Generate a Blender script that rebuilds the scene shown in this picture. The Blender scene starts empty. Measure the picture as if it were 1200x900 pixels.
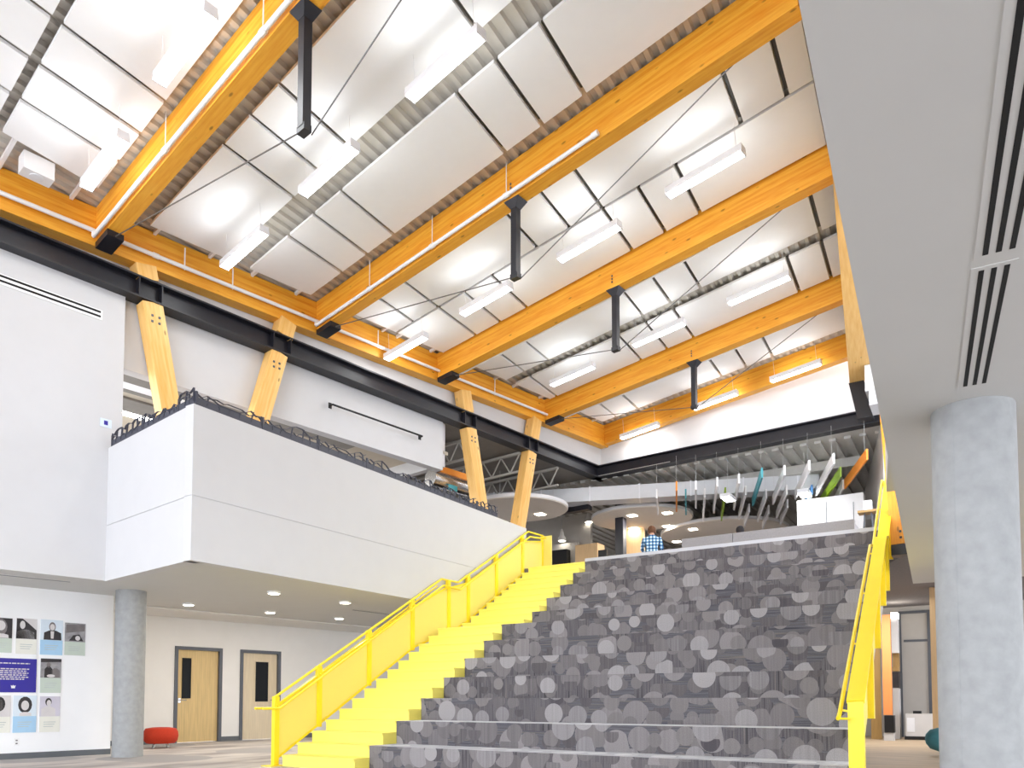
import bpy, math, random
import numpy as np
from mathutils import Matrix, Vector
random.seed(7)
# ------------------------------------------------------------------ camera, world, exposure
SC = bpy.context.scene; COL = SC.collection
F_PX, PITCH, CY, YAW = 884.58, 0.0483, 777.14, 0.5562
cd = bpy.data.cameras.new('camera'); cam = bpy.data.objects.new('camera', cd); COL.objects.link(cam)
cam.location = (0, 0, 1.0); cam.rotation_euler = (math.pi/2 + PITCH, 0, YAW)
cd.sensor_fit = 'HORIZONTAL'; cd.sensor_width = 36; cd.lens = F_PX/1200*36
cd.shift_y = (CY-450)/1200; cd.clip_start = 0.05; cd.clip_end = 200
SC.camera = cam
wd = bpy.data.worlds.new('daylight'); SC.world = wd; wd.use_nodes = True
wd.node_tree.nodes['Background'].inputs[0].default_value = (0.93, 0.975, 1.07, 1)
wd.node_tree.nodes['Background'].inputs[1].default_value = 2.75
SC.view_settings.view_transform = 'Standard'; SC.view_settings.look = 'None'
SC.view_settings.exposure = 1.06; SC.view_settings.gamma = 1.0
try: SC.view_settings.use_curve_mapping = False
except Exception: pass

# ------------------------------------------------------------------ photo pixel -> point helpers
CAM = np.array([0, 0, 1.0])
_fw = np.array([-math.sin(YAW)*math.cos(PITCH), math.cos(YAW)*math.cos(PITCH), math.sin(PITCH)])
_rt = np.array([math.cos(YAW), math.sin(YAW), 0]); _up = np.cross(_rt, _fw)
def ray(px, py): return _fw + _rt*(px-600)/F_PX + _up*(CY-py)/F_PX
def onz(px, py, z): d = ray(px, py); return CAM + d*(z-1)/d[2]
def onpl(px, py, P, n): d = ray(px, py); return CAM + d*(((np.asarray(P, float)-CAM)@n)/(d@n))
def ony(px, py, y): return onpl(px, py, (0, y, 0), np.array([0, 1., 0]))
def onx(px, py, x): return onpl(px, py, (x, 0, 0), np.array([1., 0, 0]))
X, Y, Z = np.array([1., 0, 0]), np.array([0, 1., 0]), np.array([0, 0, 1.])
BO = 0.1557                                        # the roof grid is turned against the stair
B = np.array([math.sin(BO), math.cos(BO), 0]); A = np.array([math.cos(BO), -math.sin(BO), 0])
SZ = 2.926                                         # soffit height
W = np.array([-12.03, 6.846, 0])
def bp(u, v, z): return W + u*A + v*B + z*Z
def uvz(P): d = P-W; return d@A, d@B, P[2]
def onu(px, py, u): return onpl(px, py, W+u*A, A)
def onv(px, py, v): return onpl(px, py, W+v*B, B)
RU, RV, R0 = .081, .035, 8.96
def zr(u, v): return R0 + RU*u + RV*v
def onroof(px, py, off):
    d = ray(px, py); g = RU*A + RV*B
    return CAM + d*((R0-off-1+(CAM-W)@g)/(d[2]-d@g))
def nrm(a): a = np.asarray(a, float); return a/np.linalg.norm(a)

# ------------------------------------------------------------------ materials
MAT = {}
def lin(c): return tuple(((x/255)/12.92 if x/255 <= .04045 else ((x/255+.055)/1.055)**2.4) for x in c)
def mat(name, rgb, rough=.6, metal=0, var=0, scale=6, bump=0, emit=0, stretch=None, alpha=None, spec=None):
    m = bpy.data.materials.new(name); m.use_nodes = True; nt = m.node_tree; b = nt.nodes['Principled BSDF']
    c = lin(rgb)+(1,)
    b.inputs['Base Color'].default_value = c; b.inputs['Roughness'].default_value = rough; b.inputs['Metallic'].default_value = metal
    if spec is not None: b.inputs['Specular IOR Level'].default_value = spec
    if var or bump:
        tc = nt.nodes.new('ShaderNodeTexCoord'); mp = nt.nodes.new('ShaderNodeMapping')
        if stretch: mp.inputs['Scale'].default_value = stretch
        nz = nt.nodes.new('ShaderNodeTexNoise'); nz.inputs['Scale'].default_value = scale; nz.inputs['Detail'].default_value = 5
        nt.links.new(tc.outputs['Object'], mp.inputs[0]); nt.links.new(mp.outputs[0], nz.inputs['Vector'])
        if var:
            r = nt.nodes.new('ShaderNodeValToRGB')
            r.color_ramp.elements[0].position = .3; r.color_ramp.elements[1].position = .7
            r.color_ramp.elements[0].color = tuple(x*(1-var) for x in c[:3])+(1,); r.color_ramp.elements[1].color = tuple(min(1, x*(1+var)) for x in c[:3])+(1,)
            nt.links.new(nz.outputs['Fac'], r.inputs[0]); nt.links.new(r.outputs[0], b.inputs['Base Color'])
        if bump:
            bn = nt.nodes.new('ShaderNodeBump'); bn.inputs['Strength'].default_value = bump; bn.inputs['Distance'].default_value = .01
            nt.links.new(nz.outputs['Fac'], bn.inputs['Height']); nt.links.new(bn.outputs[0], b.inputs['Normal'])
    if emit:
        b.inputs['Emission Color'].default_value = c; b.inputs['Emission Strength'].default_value = emit
    if alpha is not None: b.inputs['Alpha'].default_value = alpha
    MAT[name] = m; return m
def wood_mat(name, rgb, dark, lam=.045):
    """laminated timber: grain runs along local X, laminations stack along local Z"""
    m = bpy.data.materials.new(name); m.use_nodes = True; nt = m.node_tree; N = nt.nodes; L = nt.links; b = N['Principled BSDF']
    b.inputs['Roughness'].default_value = .5
    tc = N.new('ShaderNodeTexCoord'); mp = N.new('ShaderNodeMapping'); mp.inputs['Scale'].default_value = (.7, 9, 9)
    L.new(tc.outputs['Object'], mp.inputs[0])
    n1 = N.new('ShaderNodeTexNoise'); n1.inputs['Scale'].default_value = 3; n1.inputs['Detail'].default_value = 4; L.new(mp.outputs[0], n1.inputs['Vector'])
    sx = N.new('ShaderNodeSeparateXYZ'); L.new(tc.outputs['Object'], sx.inputs[0])
    dv = N.new('ShaderNodeMath'); dv.operation = 'DIVIDE'; dv.inputs[1].default_value = lam; L.new(sx.outputs['Z'], dv.inputs[0])
    fl = N.new('ShaderNodeMath'); fl.operation = 'FLOOR'; L.new(dv.outputs[0], fl.inputs[0])
    wn = N.new('ShaderNodeTexWhiteNoise'); wn.noise_dimensions = '1D'; L.new(fl.outputs[0], wn.inputs['W'])
    ad = N.new('ShaderNodeMath'); ad.operation = 'MULTIPLY_ADD'; ad.inputs[1].default_value = .35; L.new(wn.outputs['Value'], ad.inputs[0]); L.new(n1.outputs['Fac'], ad.inputs[2])
    rp = N.new('ShaderNodeValToRGB'); rp.color_ramp.elements[0].position = .35; rp.color_ramp.elements[1].position = .95
    rp.color_ramp.elements[0].color = lin(dark)+(1,); rp.color_ramp.elements[1].color = lin(rgb)+(1,); L.new(ad.outputs[0], rp.inputs[0])
    mk = N.new('ShaderNodeMapping'); mk.inputs['Scale'].default_value = (2.0, 5, 5); L.new(tc.outputs['Object'], mk.inputs[0])
    vo = N.new('ShaderNodeTexVoronoi'); vo.inputs['Scale'].default_value = 1.0; L.new(mk.outputs[0], vo.inputs['Vector'])
    lt = N.new('ShaderNodeMapRange'); lt.inputs['From Min'].default_value = .05; lt.inputs['From Max'].default_value = .11; lt.inputs['To Min'].default_value = .75; lt.inputs['To Max'].default_value = 0
    L.new(vo.outputs['Distance'], lt.inputs['Value'])
    mx = N.new('ShaderNodeMix'); mx.data_type = 'RGBA'; L.new(lt.outputs[0], mx.inputs['Factor']); L.new(rp.outputs[0], mx.inputs['A']); mx.inputs['B'].default_value = lin(tuple(int(x*.62) for x in dark))+(1,)
    L.new(mx.outputs['Result'], b.inputs['Base Color']); MAT[name] = m; return m
def carpet_mat(name):
    m = bpy.data.materials.new(name); m.use_nodes = True; nt = m.node_tree; N = nt.nodes; L = nt.links; b = N['Principled BSDF']
    b.inputs['Roughness'].default_value = .95; b.inputs['Specular IOR Level'].default_value = .1; b.inputs['Sheen Weight'].default_value = .45; b.inputs['Sheen Roughness'].default_value = .4
    uv = N.new('ShaderNodeTexCoord'); UV = uv.outputs['UV']
    def math_(op, a, bb=None, c=None):
        n = N.new('ShaderNodeMath'); n.operation = op
        for i, q in enumerate((a, bb, c)):
            if q is None: continue
            if isinstance(q, (int, float)): n.inputs[i].default_value = q
            else: L.new(q, n.inputs[i])
        return n.outputs[0]
    def mapping(sc, loc=(0, 0, 0)):
        n = N.new('ShaderNodeMapping'); n.inputs['Scale'].default_value = sc; n.inputs['Location'].default_value = loc; L.new(UV, n.inputs[0]); return n.outputs[0]
    def noise(vec, s, det=2):
        n = N.new('ShaderNodeTexNoise'); n.inputs['Scale'].default_value = s; n.inputs['Detail'].default_value = det; L.new(vec, n.inputs['Vector']); return n.outputs['Fac']
    def mix(f, a, bb):
        n = N.new('ShaderNodeMix'); n.data_type = 'RGBA'
        if isinstance(f, float): n.inputs['Factor'].default_value = f
        else: L.new(f, n.inputs['Factor'])
        for k, q in (('A', a), ('B', bb)):
            if isinstance(q, tuple): n.inputs[k].default_value = q+(1,)
            else: L.new(q, n.inputs[k])
        return n.outputs['Result']
    def ramp(f, stops):
        n = N.new('ShaderNodeValToRGB'); L.new(f, n.inputs[0]); e = n.color_ramp.elements
        while len(e) < len(stops): e.new(.5)
        for el, (p, c) in zip(e, stops): el.position = p; el.color = lin(c)+(1,)
        return n.outputs[0]
    vs = noise(mapping((34, .6, 1)), 1.0); hs = noise(mapping((.6, 40, 1), (7, 3, 0)), 1.0)
    bv = N.new('ShaderNodeTexVoronoi'); bv.voronoi_dimensions = '2D'; bv.distance = 'CHEBYCHEV'; bv.inputs['Scale'].default_value = 1.9; L.new(UV, bv.inputs['Vector'])
    sb = N.new('ShaderNodeSeparateXYZ'); L.new(bv.outputs['Color'], sb.inputs[0])
    vert = math_('GREATER_THAN', sb.outputs[0], .5)
    cv = ramp(vs, [(.33, (82, 79, 83)), (.48, (124, 120, 122)), (.6, (98, 95, 100)), (.72, (142, 135, 132))])
    ch = ramp(hs, [(.33, (80, 80, 87)), (.46, (124, 122, 127)), (.55, (94, 95, 101)), (.66, (134, 127, 122))])
    base = mix(vert, ch, cv)
    def circles(scale, loc, rmin, rmax, keep, half, prev, shades):
        v = N.new('ShaderNodeTexVoronoi'); v.voronoi_dimensions = '2D'; v.inputs['Scale'].default_value = 1; v.inputs['Randomness'].default_value = .62
        mv = mapping((scale, scale, 1), loc); L.new(mv, v.inputs['Vector'])
        s = N.new('ShaderNodeSeparateXYZ'); L.new(v.outputs['Color'], s.inputs[0])
        rad = math_('MULTIPLY_ADD', s.outputs[0], rmax-rmin, rmin)
        ins = math_('LESS_THAN', v.outputs['Distance'], rad)
        ins = math_('MULTIPLY', ins, math_('LESS_THAN', s.outputs[1], keep))
        # some are cut to half discs
        pv = N.new('ShaderNodeSeparateXYZ'); L.new(v.outputs['Position'], pv.inputs[0]); qv = N.new('ShaderNodeSeparateXYZ'); L.new(mv, qv.inputs[0])
        low = math_('LESS_THAN', math_('SUBTRACT', qv.outputs[1], pv.outputs[1]), .12)
        full = math_('GREATER_THAN', s.outputs[2], half)
        ins = math_('MULTIPLY', ins, math_('MAXIMUM', low, full))
        st = math_('MULTIPLY_ADD', vs, .55, math_('MULTIPLY', s.outputs[2], .75))
        col = ramp(st, [(.3, shades[0]), (.6, shades[1]), (.95, shades[2])])
        return mix(ins, prev, col)
    g1 = ((104, 100, 102), (136, 131, 132), (158, 153, 153)); g2 = ((128, 124, 125), (160, 156, 157), (180, 176, 176))
    c = circles(3.9, (3.2, 9.7, 0), .28, .48, .85, .4, base, ((100, 96, 98), (122, 117, 118), (140, 135, 135)))
    c = circles(2.5, (.2, .7, 0), .30, .50, .9, .35, c, g1)
    c = circles(3.3, (5.3, 2.1, 0), .26, .46, .66, .42, c, ((96, 92, 96), (128, 123, 124), (148, 143, 142)))
    c = circles(2.6, (11.7, 8.6, 0), .24, .44, .62, .3, c, g2)
    fine = noise(mapping((120, 120, 1)), 1.0)
    c2 = N.new('ShaderNodeMix'); c2.data_type = 'RGBA'; c2.blend_type = 'MULTIPLY'; c2.inputs['Factor'].default_value = .55; L.new(c, c2.inputs['A'])
    L.new(ramp(fine, [(.3, (160, 160, 160)), (.7, (232, 232, 232))]), c2.inputs['B'])
    L.new(c2.outputs['Result'], b.inputs['Base Color'])
    bn = N.new('ShaderNodeBump'); bn.inputs['Strength'].default_value = .15; bn.inputs['Distance'].default_value = .005; L.new(fine, bn.inputs['Height']); L.new(bn.outputs[0], b.inputs['Normal'])
    MAT[name] = m
def floor_mat(name):
    m = bpy.data.materials.new(name); m.use_nodes = True; nt = m.node_tree; N = nt.nodes; L = nt.links; b = N['Principled BSDF']
    b.inputs['Roughness'].default_value = .75
    tc = N.new('ShaderNodeTexCoord'); mp = N.new('ShaderNodeMapping'); mp.inputs['Scale'].default_value = (1.1, .35, 1); mp.inputs['Rotation'].default_value = (0, 0, .9); L.new(tc.outputs['Object'], mp.inputs[0])
    n = N.new('ShaderNodeTexNoise'); n.inputs['Scale'].default_value = 1.6; n.inputs['Detail'].default_value = 6; L.new(mp.outputs[0], n.inputs['Vector'])
    r = N.new('ShaderNodeValToRGB'); e = r.color_ramp.elements; e.new(.5)
    for el, (p, c) in zip(e, [(.36, (150, 142, 138)), (.5, (186, 178, 172)), (.66, (204, 196, 188))]): el.position = p; el.color = lin(c)+(1,)
    L.new(n.outputs['Fac'], r.inputs[0])
    v = N.new('ShaderNodeTexVoronoi'); v.voronoi_dimensions = '2D'; v.inputs['Scale'].default_value = .42; L.new(tc.outputs['Object'], v.inputs['Vector'])
    lt = N.new('ShaderNodeMath'); lt.operation = 'LESS_THAN'; lt.inputs[1].default_value = .3; L.new(v.outputs['Distance'], lt.inputs[0])
    mx = N.new('ShaderNodeMix'); mx.data_type = 'RGBA'; L.new(lt.outputs[0], mx.inputs['Factor']); L.new(r.outputs[0], mx.inputs['A']); mx.inputs['B'].default_value = lin((160, 155, 153))+(1,)
    L.new(mx.outputs['Result'], b.inputs['Base Color']); MAT[name] = m
def plaid_mat(name):
    m = bpy.data.materials.new(name); m.use_nodes = True; nt = m.node_tree; N = nt.nodes; L = nt.links; b = N['Principled BSDF']; b.inputs['Roughness'].default_value = .9
    tc = N.new('ShaderNodeTexCoord'); s = N.new('ShaderNodeSeparateXYZ'); L.new(tc.outputs['Object'], s.inputs[0])
    outs = []
    for k in ('X', 'Z'):
        w = N.new('ShaderNodeMath'); w.operation = 'MULTIPLY'; w.inputs[1].default_value = 1/.085; L.new(s.outputs[k], w.inputs[0])
        f = N.new('ShaderNodeMath'); f.operation = 'FRACT'; L.new(w.outputs[0], f.inputs[0])
        g = N.new('ShaderNodeMath'); g.operation = 'GREATER_THAN'; g.inputs[1].default_value = .55; L.new(f.outputs[0], g.inputs[0]); outs.append(g.outputs[0])
    a = N.new('ShaderNodeMath'); a.operation = 'ADD'; L.new(outs[0], a.inputs[0]); L.new(outs[1], a.inputs[1])
    h = N.new('ShaderNodeMath'); h.operation = 'MULTIPLY'; h.inputs[1].default_value = .5; L.new(a.outputs[0], h.inputs[0])
    r = N.new('ShaderNodeValToRGB'); r.color_ramp.interpolation = 'CONSTANT'; e = r.color_ramp.elements; e.new(.5)
    for el, (p, c) in zip(e, [(0, (205, 222, 232)), (.4, (70, 128, 170)), (.9, (24, 52, 92))]): el.position = p; el.color = lin(c)+(1,)
    L.new(h.outputs[0], r.inputs[0]); L.new(r.outputs[0], b.inputs['Base Color']); MAT[name] = m

mat('wall_white', (206, 206, 207), .7, var=.012, scale=3); mat('wall_bright', (246, 247, 248), .7, var=.012, scale=3); mat('wall_warm', (228, 226, 222), .7, var=.015, scale=3)
mat('soffit', (206, 206, 203), .8, var=.012, scale=2); mat('deck', (206, 200, 190), .45, var=.03, scale=4)
mat('panel', (248, 248, 248), .85, var=.008, scale=5); mat('gap_channel', (70, 66, 58), .5, var=.1, scale=9)
mat('steel', (26, 26, 34), .42, var=.08, scale=5); mat('steel_flat', (38, 38, 42), .5, var=.06, scale=5)
mat('concrete', (160, 162, 162), .75, var=.09, scale=11, bump=.35)
mat('yellow', (255, 226, 40), .38, var=.015, scale=4); mat('yellow_step', (252, 236, 112), .45, var=.015, scale=4)
mat('mesh_yellow', (250, 232, 118), .5, var=.02, scale=60, alpha=.9)
mat('white_paint', (240, 240, 240), .4, var=.01); mat('fixture', (232, 233, 236), .35, var=.01)
mat('tube_light', (255, 255, 255), .5, emit=9); mat('downlight', (255, 246, 228), .5, emit=9)
mat('wire', (200, 200, 200), .4, metal=.6, var=.05); mat('rod', (110, 108, 106), .4, metal=.5, var=.05)
mat('screen_dark', (62, 64, 76), .5, var=.06, scale=8); mat('black', (16, 16, 18), .5, var=.1); mat('slot_black', (10, 10, 10), .8, var=.1)
mat('door_wood', (206, 178, 122), .45, var=.13, scale=5, stretch=(7, 7, .35)); mat('door_pale', (214, 198, 168), .45, var=.08, scale=5, stretch=(7, 7, .35)); mat('frame_grey', (84, 88, 96), .45, var=.03)
mat('glass_dark', (14, 17, 20), .35, var=.05, spec=.15); mat('metal', (190, 190, 190), .25, metal=.9, var=.03)
mat('red_fabric', (182, 48, 16), .85, var=.08, scale=40, bump=.2); mat('teal_fabric', (74, 138, 150), .8, var=.06, scale=30); mat('blue', (42, 32, 150), .5, var=.03)
mat('base_grey', (96, 100, 104), .6, var=.05); mat('duct', (212, 214, 216), .4, var=.02); mat('cloud', (226, 218, 206), .8, var=.02)
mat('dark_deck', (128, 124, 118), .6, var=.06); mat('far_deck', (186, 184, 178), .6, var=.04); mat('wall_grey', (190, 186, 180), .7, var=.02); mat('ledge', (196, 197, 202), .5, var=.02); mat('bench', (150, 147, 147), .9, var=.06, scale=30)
mat('orange', (240, 146, 30), .5, var=.02); mat('teal', (70, 160, 172), .5, var=.02); mat('green', (140, 176, 30), .5, var=.02); mat('baffle_white', (238, 238, 238), .6, var=.02); mat('baffle_blue', (70, 130, 190), .5, var=.02)
mat('p_green', (196, 208, 196), .6, var=.02); mat('p_cream', (232, 232, 222), .6, var=.02); mat('p_blue', (168, 206, 234), .6, var=.02); mat('p_grey', (150, 148, 150), .6, var=.25, scale=12); mat('p_dark', (48, 44, 46), .6, var=.2, scale=10); mat('p_mid', (120, 114, 114), .6, var=.15, scale=10); mat('p_light', (214, 210, 210), .6, var=.04); mat('p_lilac', (206, 202, 214), .6, var=.04); mat('p_ice', (216, 228, 238), .6, var=.02); mat('print_line', (150, 150, 205), .6, var=.1); mat('p_text', (186, 194, 192), .6, var=.1)
mat('skin', (196, 150, 122), .6, var=.04); mat('hair_brown', (92, 58, 34), .8, var=.2, scale=30); mat('hair_dark', (30, 26, 28), .8, var=.2, scale=30); mat('jeans', (52, 60, 84), .9, var=.1); mat('maroon', (120, 50, 44), .9, var=.1)
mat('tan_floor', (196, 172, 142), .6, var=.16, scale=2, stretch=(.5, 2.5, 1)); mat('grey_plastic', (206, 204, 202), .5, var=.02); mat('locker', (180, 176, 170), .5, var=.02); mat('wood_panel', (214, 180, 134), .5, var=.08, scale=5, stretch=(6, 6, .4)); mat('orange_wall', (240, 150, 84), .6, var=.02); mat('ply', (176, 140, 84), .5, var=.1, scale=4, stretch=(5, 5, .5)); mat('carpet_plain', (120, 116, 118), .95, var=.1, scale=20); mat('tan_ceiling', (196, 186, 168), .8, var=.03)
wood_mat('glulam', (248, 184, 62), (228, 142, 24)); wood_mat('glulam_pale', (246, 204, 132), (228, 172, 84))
carpet_mat('carpet'); floor_mat('floor_carpet'); plaid_mat('plaid')

# ------------------------------------------------------------------ mesh helpers
class MB:
    def __init__(s): s.v = []; s.f = []; s.uv = None; s.smooth = False
    def add(s, vs, fs):
        o = len(s.v); s.v += [tuple(map(float, q)) for q in vs]; s.f += [tuple(o+i for i in q) for q in fs]; return s
    def hexa(s, c):         # 8 corners: bottom ring 0-3, top ring 4-7
        return s.add(c, [(0, 3, 2, 1), (4, 5, 6, 7), (0, 1, 5, 4), (1, 2, 6, 5), (2, 3, 7, 6), (3, 0, 4, 7)])
    def box(s, o, ax, ay, az, xr, yr, zr_):
        o, ax, ay, az = (np.asarray(q, float) for q in (o, ax, ay, az))
        P = lambda a, b, c: o+ax*a+ay*b+az*c
        (a, b), (c, d), (e, f) = xr, yr, zr_
        return s.hexa([P(a, c, e), P(b, c, e), P(b, d, e), P(a, d, e), P(a, c, f), P(b, c, f), P(b, d, f), P(a, d, f)])
    def wb(s, x0, x1, y0, y1, z0, z1): return s.box((0, 0, 0), X, Y, Z, (x0, x1), (y0, y1), (z0, z1))
    def bb(s, u0, u1, v0, v1, z0, z1): return s.box(W, A, B, Z, (u0, u1), (v0, v1), (z0, z1))
    def bar(s, p, q, w, h, up=Z):   # rectangular bar between two points
        p, q = np.asarray(p, float), np.asarray(q, float); d = q-p; L = np.linalg.norm(d); d = d/L
        sd = np.cross(d, up); sd = sd/np.linalg.norm(sd); u2 = np.cross(sd, d)
        return s.box(p, d, sd, u2, (0, L), (-w/2, w/2), (-h/2, h/2))
    def tube(s, pts, r, n=8, caps=True):
        pts = [np.asarray(q, float) for q in pts]; rings = []
        for i, q in enumerate(pts):
            a = pts[max(0, i-1)]; b = pts[min(len(pts)-1, i+1)]; d = nrm(b-a)
            ref = Z if abs(d[2]) < .95 else X
            e1 = nrm(np.cross(d, ref)); e2 = np.cross(d, e1); rr = r[i] if isinstance(r, (list, tuple)) else r
            rings.append([q+rr*(math.cos(t)*e1+math.sin(t)*e2) for t in [2*math.pi*k/n for k in range(n)]])
        vs = [v for R in rings for v in R]; fs = []
        for i in range(len(pts)-1):
            for k in range(n): fs.append((i*n+k, i*n+(k+1) % n, (i+1)*n+(k+1) % n, (i+1)*n+k))
        if caps: fs += [tuple(range(n))[::-1], tuple((len(pts)-1)*n+k for k in range(n))]
        return s.add(vs, fs)
    def lathe(s, c, prof, n=24, ax=X, ay=Y, az=Z):
        c = np.asarray(c, float); vs = []; fs = []
        for r, z in prof: vs += [c+r*(math.cos(2*math.pi*k/n)*ax+math.sin(2*math.pi*k/n)*ay)+z*az for k in range(n)]
        m = len(prof)
        for i in range(m-1):
            for k in range(n): fs.append((i*n+k, i*n+(k+1) % n, (i+1)*n+(k+1) % n, (i+1)*n+k))
        fs += [tuple(range(n))[::-1], tuple((m-1)*n+k for k in range(n))]
        return s.add(vs, fs)
    def prism(s, poly, o, ax, ay, nz, t):   # polygon in (ax, ay), extruded by t along nz
        o = np.asarray(o, float); n = len(poly)
        vs = [o+ax*a+ay*b for a, b in poly]+[o+ax*a+ay*b+nz*t for a, b in poly]
        return s.add(vs, [tuple(range(n))[::-1], tuple(range(n, 2*n))]+[(i, (i+1) % n, n+(i+1) % n, n+i) for i in range(n)])
    def build(s, name, m, parent=None, mat4=None, smooth=False):
        me = bpy.data.meshes.new(name); me.from_pydata(s.v, [], s.f)
        import bmesh
        bm = bmesh.new(); bm.from_mesh(me); bmesh.ops.recalc_face_normals(bm, faces=bm.faces); bm.to_mesh(me); bm.free()
        me.materials.append(MAT[m])
        if smooth:
            for p in me.polygons: p.use_smooth = True
            try: me.set_sharp_from_angle(angle=math.radians(40))
            except Exception: pass
        o = bpy.data.objects.new(name, me); COL.objects.link(o)
        if mat4 is not None: o.matrix_basis = mat4
        if parent is not None: attach(o, parent)
        return o
def rootmat(o):
    M = Matrix.LocRotScale(o.location, o.rotation_euler, o.scale) if o.rotation_mode != 'QUATERNION' else o.matrix_basis
    return (rootmat(o.parent) @ o.matrix_parent_inverse @ M) if o.parent else M
def attach(o, p): o.parent = p; o.matrix_parent_inverse = rootmat(p).inverted()
def thing(name, label, cat, loc, group=None):
    o = bpy.data.objects.new(name, None); COL.objects.link(o); o.location = tuple(map(float, loc)); o.empty_display_size = .2
    return tag(o, label, cat, group)
def tag(o, label, cat, group=None):
    o['label'] = label; o['category'] = cat
    if group: o['group'] = group
    return o
def struct(o, label=None):
    o['kind'] = 'structure'
    if label: o['label'] = label
    return o
def frame4(o, ax, ay, az):
    M = Matrix.Identity(4)
    for i in range(3): M[i][0], M[i][1], M[i][2], M[i][3] = float(ax[i]), float(ay[i]), float(az[i]), float(o[i])
    return M
def wood_bar(name, p, q, w, h, m, parent=None, up=Z):
    """timber with local X along the member, origin at p (centre of section)"""
    p, q = np.asarray(p, float), np.asarray(q, float); d = q-p; L = np.linalg.norm(d); d = d/L
    sd = nrm(np.cross(up, d)); u2 = np.cross(d, sd)
    return MB().box((0, 0, 0), X, Y, Z, (0, L), (-w/2, w/2), (-h/2, h/2)).build(name, m, parent, frame4(p, d, sd, u2))
def area(name, parent, loc, power, sx, sy, up=False, col=(1, 1, 1)):
    l = bpy.data.lights.new(name, 'AREA'); l.shape = 'RECTANGLE'; l.size = sx; l.size_y = sy; l.energy = power; l.color = col
    o = bpy.data.objects.new(name, l); COL.objects.link(o); o.location = tuple(map(float, loc)); o.rotation_euler = (math.pi if up else 0, 0, 0)
    attach(o, parent); return o
def clone(root, M, label=None):
    r = root.copy(); COL.objects.link(r); r.matrix_basis = M
    for ch in [c for c in bpy.data.objects if c.parent == root]:
        c = ch.copy(); COL.objects.link(c); c.parent = r; c.matrix_parent_inverse = ch.matrix_parent_inverse.copy()
    if label: r['label'] = label
    return r

# ================================================================== SETTING
RISE, TREAD, LAND = .3409, .5869, .5163
SX0, SY0 = -7.479, 8.158                     # left edge of the carpet steps, first nosing
YS = [SY0+k*TREAD+(LAND if k >= 7 else 0) for k in range(12)]
FL2 = RISE*12                                # upper floor
def xr(y): return -1.13-.04*(y-8)           # right edge of the carpet steps
struct(MB().wb(-26, 9, -10, 34, -.2, 0).build('floor', 'floor_carpet'))
# upper left wall above the soffit (solid part) and the hung bulkhead beyond it
VO = uvz(onu(144, 470, 0))[1]; VE = uvz(onu(523, 520, 0))[1]
wl = MB().bb(-.25, 0, -16, VO, SZ+.004, 8.08)
struct(wl.build('wall_left', 'wall_white'))
struct(MB().bb(-.35, -.12, VO+.001, VE, 6.56, 8.08).build('wall_left_bulkhead', 'wall_white'))
struct(MB().bb(-.32, -.145, -16, 14.9, 8.06, 9.7).build('wall_left_clerestory', 'wall_white'))
# portrait wall and door wall on the ground floor
PW = onz(100, 885.2, 0); DW = onz(265, 868.3, 0)
def wall_strip(name, P, s0, s1, z0, z1, m, th=.2):
    return struct(MB().box(P, B, -A, Z, (s0, s1), (0, th), (z0, z1)).build(name, m))
wall_strip('wall_portrait', PW, -16, .42, 0, SZ, 'wall_bright')
struct(MB().box(PW, B, -A, Z, (.22, .42), (.2, 3.3), (0, SZ)).build('wall_return', 'wall_warm'))
D1 = [onpl(px, 815, DW, A) for px in (207, 256.5)]; D2 = [onpl(px, 815, DW, A) for px in (283.5, 325.5)]
sd = lambda P: (P-DW)@B
d1a, d1b, d2a, d2b = sd(D1[0]), sd(D1[1]), sd(D2[0]), sd(D2[1])
DH = onpl(230, 761.5, DW, A)[2]
wm = MB()
for s0, s1, z0, z1 in ((-5, d1a, 0, SZ), (d1b, d2a, 0, SZ), (d2b, 12, 0, SZ), (d1a, d1b, DH, SZ), (d2a, d2b, DH, SZ)):
    wm.box(DW, B, -A, Z, (s0, s1), (0, .2), (z0, z1))
struct(wm.build('wall_doors', 'wall_warm'))
bbm = MB()
for s0, s1 in ((-5, d1a-.06), (d1b+.06, d2a-.06), (d2b+.06, 10)): bbm.box(DW, B, A, Z, (s0, s1), (0, .015), (0, .11))
struct(bbm.build('baseboard_doors', 'base_grey'))
struct(MB().box(PW, B, A, Z, (-16, .42), (0, .02), (0, .1)).build('baseboard_portrait', 'base_grey'))
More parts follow.
